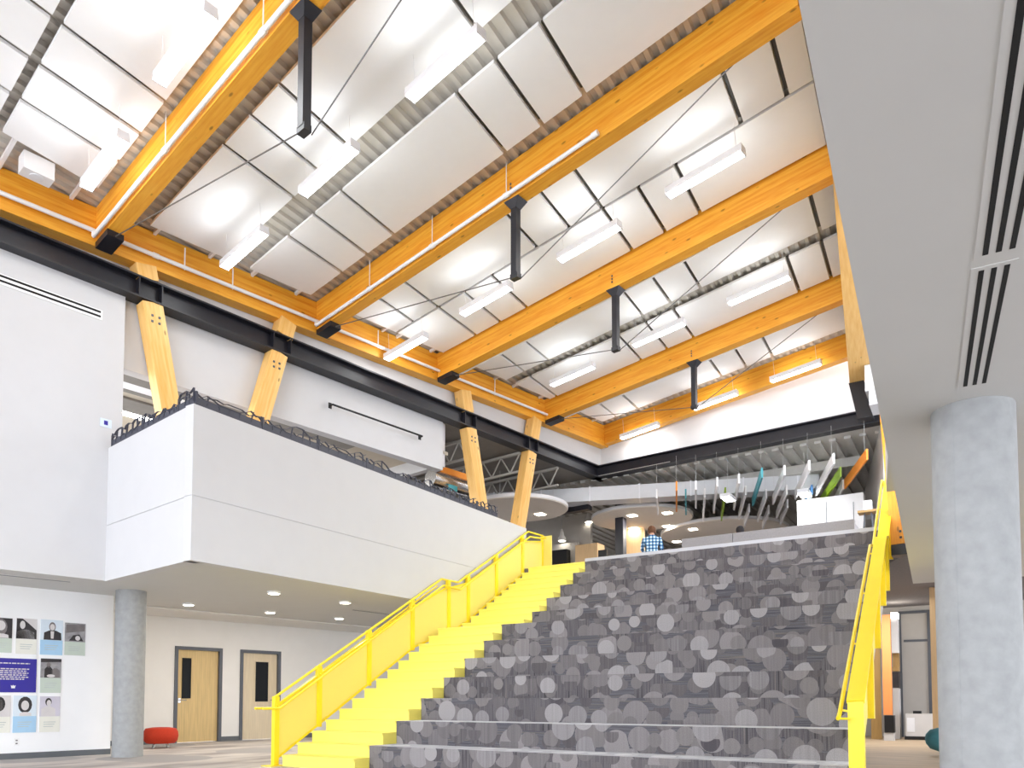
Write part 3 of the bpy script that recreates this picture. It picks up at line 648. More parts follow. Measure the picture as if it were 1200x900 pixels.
# black wall rail on the bulkhead
ra, rb = onu(390, 474, .10), onu(495, 509, .10); rb[2] = ra[2]
t = thing('wall_rail', 'thin black rail fixed on the white bulkhead wall above the balcony', 'rail', ra)
MB().tube([ra, rb], .022, 8).build('rail_bar', 'black', t)
for q in (ra, rb): MB().tube([q, q-A*.10], .018, 6).build('bracket', 'black', t); MB().box(q-A*.10, B, A, Z, (-.04, .04), (0, .012), (-.06, .06)).build('mount_plate', 'black', t)
lp = onu(124, 496, 0)
tag(MB().box(lp, B, A, Z, (-.09, .09), (0, .006), (-.07, .07)).build('wall_notice', 'p_ice'), 'small pale blue notice on the left wall by the balcony', 'sign')
nt_ = bpy.data.objects['wall_notice']; MB().box(lp, B, A, Z, (-.03, .03), (.006, .008), (-.03, .04)).build('printed_mark', 'blue', nt_)

# ================================================================== PENDANT LIGHTS, PIPES
LIG = [('white linear pendant light above the left end of the room before the first beam', [((185, 105), (250, 10)), ((92, 232), (155, 152))]),
       ('white linear pendant light hung below the open deck strip past the first beam', [((260, 318), (313, 270)), ((352, 232), (420, 172)), ((478, 120), (567, 40))]),
       ('white linear pendant light hung beside the plain middle roof beam', [((452, 425), (500, 393)), ((540, 372), (600, 335)), ((655, 308), (727, 265)), ((783, 233), (871, 178))]),
       ('white linear pendant light in the bay after the middle roof beam', [((645, 455), (698, 428)), ((742, 408), (803, 378)), ((853, 358), (927, 325))]),
       ('white linear pendant light hung in front of the far end beam', [((727, 517), (773, 497)), ((815, 480), (862, 463)), ((904, 448), (962, 427))])]
axl = nrm(A+Z*RU); ayl = nrm(np.cross(Z, axl)); azl = np.cross(axl, ayl); HL = 1.27
proto = thing('linear_pendant', LIG[0][0], 'light', (0, 0, 0), 'linear pendant lights')
MB().prism([(-.075, .11), (.075, .11), (.085, .0), (.085, -.005), (-.085, -.005), (-.085, 0)], (-HL/2, 0, 0), Y, Z, X, HL).build('housing', 'fixture', proto)
MB().wb(-HL/2+.02, HL/2-.02, -.072, .072, -.018, -.004).build('diffuser', 'tube_light', proto)
for sx in (-1, 1):
    MB().prism([(-.077, .112), (.077, .112), (.087, -.02), (-.087, -.02)], (sx*HL/2-.008, 0, 0), Y, Z, X, .016).build('end_cap', 'fixture', proto)
    MB().tube([(sx*HL*.42, 0, .1), (sx*HL*.42, 0, .56)], .004, 5).build('hanger_wire', 'white_paint', proto)
area('lamp_down', proto, (0, 0, -.03), 6, HL*.9, .12, col=(.94, .98, 1)); 
for sg in (-1, 1):
    lo_ = area('lamp_side_fill', proto, (0, sg*.10, .09), 3.1, HL*.9, .1, col=(.90, .96, 1.0)); lo_.rotation_euler = (sg*math.radians(108), 0, 0)  # sideways lamps added to brighten the ceiling panels evenly
first = True
for lab, ls in LIG:
    for a, b in ls:
        P, Q = onroof(*a, .70), onroof(*b, .70); c = (P+Q)/2; M = frame4(c+Z*.02, axl, ayl, azl)
        if first: proto.matrix_basis = M; proto['label'] = lab; first = False
        else: clone(proto, M, lab)
# sprinkler pipes
def vz(v): return ZG(v)-.44
m = MB().tube([bp(.20, -14, vz(-14)), bp(.20, 11.9, vz(11.9))], .035, 10)
t = thing('sprinkler_pipe', 'white sprinkler main running along the left edge beam', 'pipe', bp(.2, -8, vz(-8)))
m.build('main', 'white_paint', t, smooth=True)
for v in (-2.1, 1.1, 2.0, 5.4, 9.2): MB().tube([bp(.20, v, vz(v)-.045), bp(.20, v, vz(v)+.35)], .012, 6).build('hanger_rod', 'white_paint', t)
for v in (-4, 0.6, 4.2, 7.6): MB().tube([bp(.20, v-.05, vz(v-.05)), bp(.20, v+.05, vz(v+.05))], .045, 10).build('coupling', 'white_paint', t, smooth=True)
PL = ['white sprinkler branch pipe along the roof beam over the left wall panels', 'white sprinkler branch pipe along the face of the second roof beam, capped end', 'thin white pipe under the far edge of the middle roof beam', 'white pipe below the beam before the end beam']
ends = [10.2, 7.02, 6.9, 5.75]
for i in range(4):
    v = RVS[i]
    if i < 2: pa = lambda u: bp(u, v-.06, zr(u, v)-RD+.05); rr = .032
    else: pa = lambda u: bp(u, v+RW+.06, zr(u, v)-RD+.02); rr = .022
    t = thing('branch_pipe', PL[i], 'pipe', pa(.2))
    MB().tube([pa(.2), pa(ends[i])], rr, 10).build('pipe_run', 'white_paint', t, smooth=True)
    MB().tube([pa(ends[i]-.06), pa(ends[i]+.04)], rr*1.35, 10).build('end_cap', 'white_paint', t, smooth=True)
    MB().tube([pa(.2), bp(.2, v-.06 if i < 2 else v+RW+.06, vz(v))], rr, 8).build('elbow', 'white_paint', t)
    for k in range(1, 4):
        u = .2+(ends[i]-.2)*k/4; MB().tube([pa(u), pa(u)+Z*.55], .008, 5).build('hanger_rod', 'white_paint', t)
        MB().tube([pa(u-.05), pa(u+.05)], rr*1.3, 8).build('coupling', 'white_paint', t)
# loudspeaker box near the ceiling on the left
sp = onroof(43, 198, .2)
t = thing('ceiling_speaker', 'white box loudspeaker under the deck above the edge beam', 'speaker', sp)
MB().box(sp, B, A, Z, (-.2, .2), (-.12, .12), (-.13, .13)).build('cabinet', 'white_paint', t)
MB().lathe(sp-Z*.13, [(.09, 0), (.09, -.008), (.03, -.012)], 20).build('grille', 'fixture', t)
# ================================================================== WALL POSTERS
PA = lambda px, py: onpl(px, py, PW+A*.012, A)
def poster(x0, y0, x1, y1, split, pic, cap, label, shapes):
    tl, br = PA(x0, y0), PA(x1, y1); bl = PA(x0, y1)
    w = (br-tl)@B; h = tl[2]-br[2]; o = PW+A*.0+B*((tl-PW)@B)+Z*(tl[2]-h)
    t = thing('wall_poster', label, 'poster', o, 'posters on the portrait wall')
    zs = h*(1-split)
    cp = MB().box(o, B, A, Z, (0, w), (0, .012), (0, zs)).build('caption_panel', cap, t)
    ph = MB().box(o, B, A, Z, (0, w), (0, .012), (zs, h)).build('photo_panel', pic, t)
    for poly, mm in shapes:
        MB().prism([(a*w, zs+b*(h-zs)) for a, b in poly], o+A*.012, B, Z, A, .0008 if mm != 'p_light' else .0014).build('printed_figure', mm, ph)
    tx = MB()
    for k in range(3): tx.box(o, B, A, Z, (w*.2, w*(.8-.06*k)), (.012, .0126), (zs*(.62-.14*k), zs*(.66-.14*k)))
    tx.build('caption_lines', 'p_text', cp)['kind'] = 'stuff'
def ell(cx, cy, rx, ry, n=14): return [(cx+rx*math.cos(2*math.pi*k/n), cy+ry*math.sin(2*math.pi*k/n)) for k in range(n)]
def sho(cx, w, top): return [(cx-w, .01), (cx+w, .01), (cx+w*.95, top*.75), (cx+w*.35, top), (cx-w*.35, top), (cx-w*.95, top*.75)]
poster(-12, 723, 13.5, 765, .58, 'p_dark', 'p_green', 'poster with a close dark portrait photo over a pale green caption', [(ell(.48, .55, .3, .42), 'p_mid'), (ell(.5, .62, .2, .25), 'p_light'), (sho(.5, .35, .22), 'p_light')])
poster(19.5, 724, 42.5, 767, .58, 'p_light', 'p_cream', 'poster with a seated figure photo over a cream caption', [([(0, .02), (.98, .02), (.98, .45), (.55, .8), (.3, .98), (.02, .98)], 'p_dark'), (ell(.3, .68, .13, .2), 'p_light'), (sho(.45, .44, .46), 'p_grey')])
poster(48, 725.5, 73, 768, .58, 'p_ice', 'p_blue', 'poster with a suited figure photo over a light blue caption', [(sho(.54, .4, .48), 'p_dark'), (ell(.52, .66, .15, .23), 'p_mid'), (ell(.52, .64, .11, .16), 'p_light'), ([(.46, .08), (.58, .08), (.6, .44), (.44, .44)], 'p_light')])
poster(76.5, 729.5, 99.5, 768.5, .58, 'p_grey', 'p_green', 'poster with a grainy landscape photo over a sage caption', [([(.05, .45), (.95, .6), (.95, .95), (.05, .9)], 'p_mid'), ([(.2, .05), (.9, .05), (.7, .4), (.4, .35)], 'p_dark'), (ell(.62, .2, .12, .13), 'p_light')])
poster(48, 771.5, 71, 812, .56, 'p_grey', 'p_green', 'poster with a dark group photo over a grey green caption', [([(0, .8), (1, .84), (1, 1), (0, 1)], 'p_dark'), (sho(.38, .2, .6), 'p_dark'), (ell(.38, .66, .1, .15), 'p_mid'), (sho(.72, .22, .5), 'p_mid'), (ell(.5, .1, .2, .08), 'p_light')])
poster(-12, 815, 11.5, 858.5, .57, 'p_light', 'p_cream', 'poster with a pale portrait over a cream caption, below the blue sign', [(ell(.48, .6, .26, .34), 'p_dark'), (ell(.5, .55, .18, .26), 'p_mid')])
poster(16, 815, 42, 858, .56, 'p_ice', 'p_blue', 'poster with a dark haired portrait over a light blue caption', [(ell(.5, .55, .3, .4), 'p_dark'), (ell(.5, .52, .17, .24), 'p_light'), (sho(.52, .26, .2), 'p_light')])
poster(47, 816, 69.5, 857.5, .56, 'p_lilac', 'p_cream', 'poster with a figure in a white shirt over a cream caption', [(sho(.42, .36, .5), 'p_light'), (ell(.42, .72, .16, .2), 'p_dark'), (ell(.44, .66, .11, .16), 'p_light')])
tl, br = PA(-40, 769.5), PA(42, 811.5); o = PW+B*((tl-PW)@B)+Z*br[2]; w = (br-tl)@B; h = tl[2]-br[2]
t = thing('wall_sign', 'dark blue sign with white writing among the posters', 'sign', o)
bd = MB().box(o, B, A, Z, (0, w), (0, .014), (0, h)).build('board', 'blue', t)
tm = MB(); x = .1
for zz, x1 in ((.855, .9), (.69, .89), (.63, .86), (.57, .88), (.51, .86), (.45, .88), (.39, .82)):
    x = .1
    while x < x1:
        ww = random.uniform(.03, .07); e = min(x+ww, x1); tm.box(o, B, A, Z, (w*x, w*e), (.014, .015), (h*(zz-.016), h*(zz+.016))); x = e+.012
tm.build('lettering', 'p_light', bd)['kind'] = 'stuff'
MB().prism([(w*.64, h*.12), (w*.69, h*.12), (w*.70, h*.21), (w*.68, h*.19), (w*.665, h*.215), (w*.65, h*.19), (w*.63, h*.21)], o+A*.014, B, Z, A, .001).build('crest', 'white_paint', bd)
op = PA(19.5, 869.5)
t = thing('wall_outlet', 'small white wall outlet below the posters', 'outlet', op); MB().box(op-A*.012, B, A, Z, (-.04, .04), (0, .01), (-.06, .06)).build('plate', 'white_paint', t)
for dz in (-.025, .025): MB().box(op-A*.002, B, A, Z, (-.015, .015), (0, .001), (dz-.012, dz+.012)).build('socket', 'p_mid', t)

# ================================================================== UNDER THE BALCONY
DLS = [('recessed downlight in the tile strip nearest the concrete column', (221, 709)), ('recessed downlight in the soffit over the second door', (321, 695.5)), ('recessed downlight in the tile strip between the doors', (316.5, 718)), ('recessed downlight in the soffit beside the yellow railing', (404.5, 706.5)), ('recessed downlight in the tile strip beside the yellow railing', (397.5, 725))]
for lab, (px, py) in DLS:
    zz = SZ-.035; c = onz(px, py, zz)
    t = thing('downlight', lab, 'light', c, 'downlights under the balcony')
    MB().lathe(c, [(.12, .032), (.12, -.004), (.10, -.006)], 20).build('trim_ring', 'white_paint', t); MB().lathe(c, [(.095, -.004), (.095, -.010)], 20).build('lamp', 'downlight', t); area('lamp_down', t, c-Z*.02, 14, .18, .18, col=(1, .94, .86))
for lab, p_, q_ in (('thin grey slot diffuser in the soffit above the portrait wall', (-40, 669), (82, 681.5)), ('thin dark slot diffuser in the soffit beside the yellow railing', (414, 714.5), (462, 720.5))):
    a, b = onz(*p_, SZ), onz(*q_, SZ)
    t = thing('soffit_slot', lab, 'air vent', a); MB().bar(a-Z*.004, b-Z*.004, .12, .008).build('frame', 'soffit', t); MB().bar(a-Z*.006, b-Z*.006, .05, .008).build('slot', 'base_grey', t)
# red ottoman
oc = onz(188, 876.5, 0); sc = .235
t = thing('ottoman', 'round red fabric ottoman on short legs beside the concrete column', 'ottoman', oc)
r_ = .34
MB().lathe(oc, [(.12, .09), (r_*.8, .10), (r_*.95, .16), (r_, .25), (r_*.97, .34), (r_*.85, .405), (r_*.5, .425), (.05, .43)], 32).build('cushion', 'red_fabric', t, smooth=True)
for a in (.3, 1.87, 3.44, 5.01): MB().tube([oc+np.array([.2*math.cos(a), .2*math.sin(a), 0]), oc+np.array([.17*math.cos(a), .17*math.sin(a), .11])], .014, 8).build('leg', 'metal', t)

# ================================================================== RIGHT SIDE UNDER THE UPPER FLOOR
yw = onz(1070, 864, 0); YW = yw[1]
struct(MB().wb(-7, 7, YW, YW+.15, 0, 3.5).build('wall_right_back', 'wall_grey'))
struct(MB().wb(-4.5, 7, 9.5, YW, .0, .004).build('floor_right', 'tan_floor'))
def yz(px, py, dy=0): return ony(px, py, YW-dy)
a, b = yz(1056, 720), yz(1090, 863)
t = bpy.data.objects.new('door_3', None); COL.objects.link(t); t.location = (a[0], YW, 0); struct(t)
MB().wb(a[0], b[0], YW-.05, YW-.01, 0, a[2]).build('leaf', 'locker', t)
f = MB(); f.wb(a[0]-.07, a[0], YW-.09, YW, 0, a[2]+.07); f.wb(b[0], b[0]+.07, YW-.09, YW, 0, a[2]+.07); f.wb(a[0], b[0], YW-.09, YW, a[2], a[2]+.07); f.wb(a[0]+.05, b[0], YW-.07, YW-.05, yz(1070, 751)[2]-.03, yz(1070, 751)[2]+.03); f.build('door_frame', 'frame_grey', t)
# copier
a, b = yz(1063, 836, 1.0), yz(1097, 865, 1.0)
t = thing('copier_cabinet', 'low pale grey office machine with a dark lid in front of the grey door', 'machine', (a[0], YW-1, 0))
MB().wb(a[0], b[0], YW-1.5, YW-.9, .09, a[2]).build('body', 'grey_plastic', t); MB().wb(a[0]-.03, b[0]+.03, YW-1.52, YW-.88, 0, .09).build('plinth', 'black', t)
MB().wb(a[0]+.16, a[0]+.34, YW-1.4, YW-1.15, a[2], a[2]+.07).build('control_panel', 'black', t); MB().wb(a[0]+.03, a[0]+.2, YW-1.515, YW-1.5, .2, a[2]-.1).build('front_grille', 'fixture', t)
# orange wall panel, black box, white light strip, shelf
a, b = yz(1033, 728, 2.2), yz(1046, 838, 2.2)
tag(MB().wb(a[0], b[0], YW-2.25, YW-2.1, b[2], a[2]+.15).build('orange_panel', 'orange_wall'), 'tall orange wall panel behind the right railing', 'panel')
tag(MB().wb(a[0]+.02, b[0]+.04, YW-2.3, YW-2.0, b[2]-.42, b[2]-.01).build('black_bin', 'black'), 'black box below the orange wall panel', 'bin')
tag(MB().wb(a[0], b[0]+.03, YW-2.28, YW-2.0, 0, b[2]-.43).build('low_cabinet', 'grey_plastic'), 'low grey cabinet under the black box', 'cabinet')
a, b = yz(1044.5, 724, 1.2), yz(1053, 765, 1.2)
t = thing('lit_cabinet', 'narrow white cabinet with a lamp on top beside the grey door', 'cabinet', (a[0], YW-1.2, 0))
MB().wb(a[0], b[0], YW-1.3, YW-.9, b[2], a[2]-.02).build('upper_unit', 'white_paint', t); MB().wb(a[0], b[0], YW-1.32, YW-.9, a[2]-.02, a[2]+.12).build('lamp', 'downlight', t); area('lamp_down', t, ((a[0]+b[0])/2, YW-3.6, 3.3), 60, 1.2, .6)  # area lamp stands apart from the cabinet, added to brighten this back area
c = yz(1049, 793, 1.2)[2]; MB().wb(a[0], b[0], YW-1.3, YW-.9, c+.14, c+.25).build('shelf', 'ply', t); MB().wb(a[0], b[0], YW-1.29, YW-.9, c-.28, c+.12).build('dark_niche', 'p_dark', t); MB().wb(a[0], b[0], YW-1.3, YW-.9, 0, c-.30).build('base_unit', 'grey_plastic', t)
MB().wb(a[0], b[0], YW-1.1, YW-.9, c+.25, b[2]).build('back_panel', 'ply', t)
a, b = ony(1019, 745, YW-1.6), ony(1034, 868, YW-1.6)
tag(MB().wb(a[0], b[0], YW-1.7, YW-1.6, 0, a[2]+.3).build('plywood_board', 'ply'), 'brown plywood board behind the right railing under the stair', 'board')
# timber door jamb and teal ball seat
a = yz(1094, 860, 3.5); b = yz(1103, 690, 3.5)
tag(MB().wb(a[0], b[0]+.12, YW-3.7, YW-3.5, 0, 3.49).build('timber_jamb', 'wood_panel'), 'tall timber jamb beside the big concrete column', 'jamb')
c = onz(1103, 886, 0); t = thing('ball_seat', 'teal round ball seat on a thin leg behind the big concrete column', 'seat', c)
MB().lathe(c, [(.04, .08), (.17, .13), (.235, .22), (.25, .30), (.235, .38), (.17, .46), (.05, .50)], 28).build('ball', 'teal_fabric', t, smooth=True); MB().tube([c, c+Z*.1], .03, 8).build('leg', 'ply', t)

# ================================================================== UPPER FLOOR BEYOND THE STAIR
struct(MB().prism([(-16, 20.95), (-9.9, 20.70), (-1.7, 20.08), (6, 19.6), (6, 34), (-16, 34)], (0, 0, 7.765), X, Y, Z, .06).build('ceiling_upper_back', 'far_deck'))
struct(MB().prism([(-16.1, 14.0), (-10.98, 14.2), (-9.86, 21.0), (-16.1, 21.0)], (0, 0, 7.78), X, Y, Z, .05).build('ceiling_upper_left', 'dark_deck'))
struct(MB().wb(-18, 6, 32, 32.2, FL2, 8.3).build('wall_upper_back', 'wall_grey'))
struct(MB().wb(-16.2, -16, 14, 34, FL2, 8.4).build('wall_upper_left', 'wall_grey'))
rw0, rw1 = np.array([-1.85, 19.7, 0]), np.array([-4.0, 31.9, 0])
rdw = nrm(rw1-rw0); rnw = np.array([rdw[1], -rdw[0], 0])
struct(MB().box(rw0, rdw, rnw, Z, (0, np.linalg.norm(rw1-rw0)), (0, .2), (FL2, 7.76)).build('wall_right', 'wall_grey'))
tag(MB().box(rw0, rdw, rnw, Z, (3.2, 11), (-.5, -.001), (6.0, 6.35)).build('wall_bulkhead', 'wall_white'), 'white bulkhead along the far right wall of the upper floor', 'bulkhead')
# deck ribs and joists of the far ceiling
rb_ = MB()
for k in range(34): rb_.wb(-14+.36*k, -14+.36*k+.16, 20.75, 31.9, 7.70, 7.765)
o = rb_.build('deck_rib', 'far_deck', bpy.data.objects['ceiling_upper_back'])
def joist(p, q, h, label):
    p, q = np.asarray(p, float), np.asarray(q, float); t = thing('roof_joist', label, 'joist', p, 'open web joists')
    MB().bar(p, q, .09, .06).build('top_chord', 'far_deck', t); MB().bar(p-Z*h, q-Z*h, .07, .05).build('bottom_chord', 'far_deck', t)
    L = np.linalg.norm(q-p); n = int(L/.6); wbm = MB()
    for k in range(n):
        a, b = p+(q-p)*k/n, p+(q-p)*(k+1)/n; m_ = (a+b)/2-Z*h
        wbm.bar(a, m_, .03, .03); wbm.bar(m_, b, .03, .03)
    wbm.build('web_bars', 'far_deck', t)
for k, y in enumerate((15.6, 17.3, 19.0)): joist((-15.8, y+.6, 7.7), (-10.75+.25*k, y, 7.7), .5, 'grey open-web joist behind the black beam above the balcony')
tag(MB().wb(-15, -2.6, 22.4, 22.6, 7.45, 7.70).build('ceiling_joist', 'far_deck'), 'grey steel joist crossing the upper floor ceiling above the duct', 'joist')
tag(MB().bar((-15.8, 21.4, 7.05), (-10.2, 21.0, 7.05), .25, .3).build('steel_beam', 'steel'), 'black beam behind the inclined posts over the upper floor', 'beam', 'black steel beams')
# rectangular duct
dz0, dz1 = 7.05, 7.47
p, q = onz(640, 588.5, dz0), onz(1000, 570, dz0); p, q = onz(600, 592, dz0), onz(960, 572, dz0)
t = thing('square_duct', 'long pale rectangular duct across the upper floor ceiling', 'duct', p); d = nrm(q-p); n = np.cross(Z, d); L = np.linalg.norm(q-p)
MB().box(p, d, n, Z, (-.8, L), (0, .6), (dz0-dz0, dz1-dz0)).build('duct_body', 'duct', t)
k = -.6
while k < L:
    MB().box(p, d, n, Z, (k, k+.04), (-.02, .62), (-.02, dz1-dz0+.02)).build('flange', 'fixture', t); k += 1.5
# ceiling clouds with downlights
CL = [('round ceiling cloud behind the rightmost inclined post', (608, 598), 6.8, 1.5, [(633, 603)]), ('round ceiling cloud behind the black column', (752, 609), 7.0, 1.66, [(741, 604.5), (782, 601.5), (743, 619.5), (782, 617)]), ('round ceiling cloud above the grey bench', (848, 626), 6.9, 2.2, [(812, 620.5), (793, 635)])]
for lab, (px, py), z, r, spots in CL:
    c = onz(px, py, z); t = thing('ceiling_cloud', lab, 'ceiling cloud', c, 'round ceiling clouds')
    MB().lathe(c, [(r-.02, 0), (r, .03), (r, .10), (r-.02, .12)], 56).build('disc', 'cloud', t); dc = bpy.data.objects[t.name] and [q for q in bpy.data.objects if q.parent == t][0]; MB().lathe(c, [(r+.012, .03), (r+.012, .125)], 56).build('rim', 'white_paint', t)
    for sx, sy in spots: e = onz(sx, sy, z-.012); MB().box(e, X, Y, Z, (-.13, .13), (-.13, .13), (-.004, .01)).build('downlight', 'downlight', dc); area('lamp_down', t, e-Z*.02, 26, .2, .2, col=(1, .93, .84))
    for a in (.5, 2.6, 4.7): MB().tube([c+np.array([r*.7*math.cos(a), r*.7*math.sin(a), .12]), c+np.array([r*.7*math.cos(a), r*.7*math.sin(a), 7.76-z])], .006, 5).build('hanger_wire', 'wire', t)
# black column
c = onz(727.5, 660, FL2+.35); cc = c*1.0; dist = 25.0; d = ray(727.5, 620); k = dist/np.hypot(d[0], d[1]); c = CAM+d*k
tag(MB().wb(c[0]-.14, c[0]+.14, c[1]-.14, c[1]+.14, FL2, 7.70).build('steel_column', 'steel'), 'slim black steel column on the upper floor in front of the round cloud', 'column')
# colourful hanging baffles
BA = [('orange', (1016, 526), (990, 562), 1), ('green', (985, 547), (962, 582), 1), ('baffle_white', (977, 531), (955, 573), 1), ('baffle_white', (948.5, 539), (932, 575), 1), ('baffle_white', (919.5, 545), (905.5, 582), 1), ('teal', (893, 548), (882, 583), 1),
      ('baffle_blue', (951.5, 568), (942.5, 589), 1), ('baffle_white', (988, 562), (975, 588), 1), ('baffle_white', (866, 555), (860, 588), 1), ('baffle_white', (922, 568), (909, 601), 1), ('baffle_white', (898, 573), (887.5, 604), 1), ('baffle_white', (923, 585), (914.5, 606), 1), ('baffle_white', (901, 592), (893.5, 611), 1),
      ('baffle_white', (874, 569), (866, 600), 1), ('green', (850, 571), (845, 603), 1), ('baffle_white', (840.5, 559), (834, 609), 1), ('baffle_white', (826, 572), (824, 603), 1), ('baffle_white', (815.5, 563), (815.3, 586), 1), ('teal', (803.5, 573), (803.8, 594), 1), ('orange', (792.7, 564), (792.7, 590), 1), ('baffle_white', (769.5, 573), (771, 594), 1), ('baffle_white', (878, 590), (872.5, 608), 1)]
seen = {}
for col, a, b, _ in BA:
    P, Q = onz(*a, 6.95), onz(*b, 6.95); L = np.linalg.norm(Q-P)
    if L > 3.0: Q = P+(Q-P)*3.0/L
    k = seen.get(col, 0); seen[col] = k+1
    cn = {'orange': ['orange hanging baffle plate by the far right wall', 'orange hanging baffle plate in front of the duct'], 'green': ['lime green hanging baffle plate beside the orange one', 'lime green hanging baffle plate near the bright lamp'], 'teal': ['teal hanging baffle plate among the white ones', 'teal hanging baffle plate in front of the duct'], 'baffle_blue': ['blue hanging baffle plate above the white cabinets']}
    lab = cn[col][k] if col in cn else 'white hanging baffle plate above the upper floor'
    t = thing('hanging_baffle', lab, 'baffle', P-Z*.26, 'hanging baffle plates')
    MB().bar(P-Z*.13, Q-Z*.13, .045, .26).build('plate', col, t)
    for f in (.1, .9): MB().tube([P+(Q-P)*f, P+(Q-P)*f+Z*.78], .0025, 4).build('hanger_wire', 'wire', t)
# bright lamps among the baffles
for lab, px, py in (('bright white pendant box lamp among the baffles', 853, 585), ('bright white box lamp beside the blue baffle', 943, 580)):
    e = onz(px, py, 6.58); t = thing('box_lamp', lab, 'light', e); MB().box(e, X, Y, Z, (-.14, .14), (-.3, .3), (0, .10)).build('housing', 'fixture', t); MB().box(e, X, Y, Z, (-.12, .12), (-.28, .28), (-.01, 0)).build('diffuser', 'tube_light', t); area('lamp_down', t, e-Z*.03, 22, .2, .5); MB().tube([e+Z*.1, e+Z*1.18], .006, 5).build('hanger_wire', 'wire', t)
# bell pendants
for lab, px, py in (('small white bell pendant lamp beside the round cloud', 690, 612), ('small white bell pendant lamp above the dark opening', 658.5, 634)):
    d = ray(px, py); k = 27.0/np.hypot(d[0], d[1]); c = CAM+d*k
    t = thing('bell_pendant', lab, 'light', c, 'bell pendant lamps'); MB().lathe(c, [(.15, 0), (.14, .12), (.09, .18), (.065, .31), (.025, .44)], 20).build('shade', 'white_paint', t, smooth=True); MB().lathe(c, [(.12, -.005), (.12, .03)], 16).build('bulb', 'downlight', t); MB().tube([c+Z*.43, (c[0], c[1], 7.77)], .012, 6).build('stem', 'wire', t)
# back rooms on the upper floor
def vbox(name, px0, py0, px1, py1, y, th, m, label, cat):
    a, b = ony(px0, py0, y), ony(px1, py1, y)
    return tag(MB().wb(a[0], b[0], y, y+th, FL2, a[2]).build(name, m), label, cat)
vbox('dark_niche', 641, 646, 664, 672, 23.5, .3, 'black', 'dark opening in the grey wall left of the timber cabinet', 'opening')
vbox('grey_partition', 636, 640, 676, 676, 24.0, .2, 'wall_grey', 'pale grey partition behind the top of the yellow stair', 'wall')
vbox('timber_cabinet', 674, 639, 700, 676, 23.4, .6, 'wood_panel', 'light timber cabinet on the upper floor by the black column', 'cabinet')
vbox('dark_screen', 701, 645, 711, 676, 23.3, .1, 'black', 'narrow dark screen beside the timber cabinet', 'screen')
vbox('warm_wall_panel', 731, 622, 754, 668, 24.5, .15, 'wood_panel', 'warm-toned panel on the wall beside the plaid-shirted person', 'panel')  # plain panel in an even warm wood colour
vbox('white_cabinets', 934, 587, 1013, 640, 21.6, .4, 'white_paint', 'white wall cabinets behind the grey bench', 'cabinet')
for px in (968, 1000): a = ony(px, 588, 21.59); MB().wb(a[0]-.006, a[0]+.006, 21.585, 21.6, FL2+.5, a[2]).build('cabinet_joint', 'frame_grey', bpy.data.objects['white_cabinets'])
a, b = ony(540, 600, 24.3), ony(692, 600, 24.3)
struct(MB().wb(a[0], b[0], 24.3, 24.45, FL2, 7.70).build('wall_upper_mid', 'wall_grey'))
# grey bench back along the stair head
for i, (x0, x1) in enumerate(((799, 858), (859, 1001))):
    a, b = ony(x0, 640, 16.1), ony(x1, 612, 16.1)
    zt = ony(930, 616.5, 16.1)[2]
    t = thing('bench', ('short section' if i == 0 else 'long section')+' of grey upholstered bench at the head of the bleachers', 'bench', (a[0], 16.1, FL2), 'grey benches')
    MB().wb(a[0], b[0], 16.1, 16.28, FL2+.0, zt).build('backrest', 'bench', t); MB().wb(a[0], b[0], 16.28, 16.8, FL2+.12, FL2+.42).build('seat', 'bench', t); MB().wb(a[0]+.05, b[0]-.05, 16.32, 16.7, FL2, FL2+.12).build('plinth', 'black', t)
# dark tripod-like shelf by the right edge
a = ony(1017, 588, 18.5); t = thing('easel_stand', 'small stand with a timber shelf beside the top of the right railing', 'stand', (a[0], 18.5, FL2))
for dx in (-.12, .12): MB().bar((a[0]+dx*1.3, 18.5, FL2), (a[0]+dx*.4, 18.5, a[2]), .03, .03).build('leg', 'frame_grey', t)
zz = ony(1017, 600, 18.5)[2]; MB().wb(a[0]-.2, a[0]+.2, 18.35, 18.65, zz-.03, zz+.02).build('shelf', 'ply', t)
MB().wb(a[0]-.08, a[0]+.08, 18.42, 18.58, zz+.02, zz+.25).build('paper_roll', 'white_paint', t)

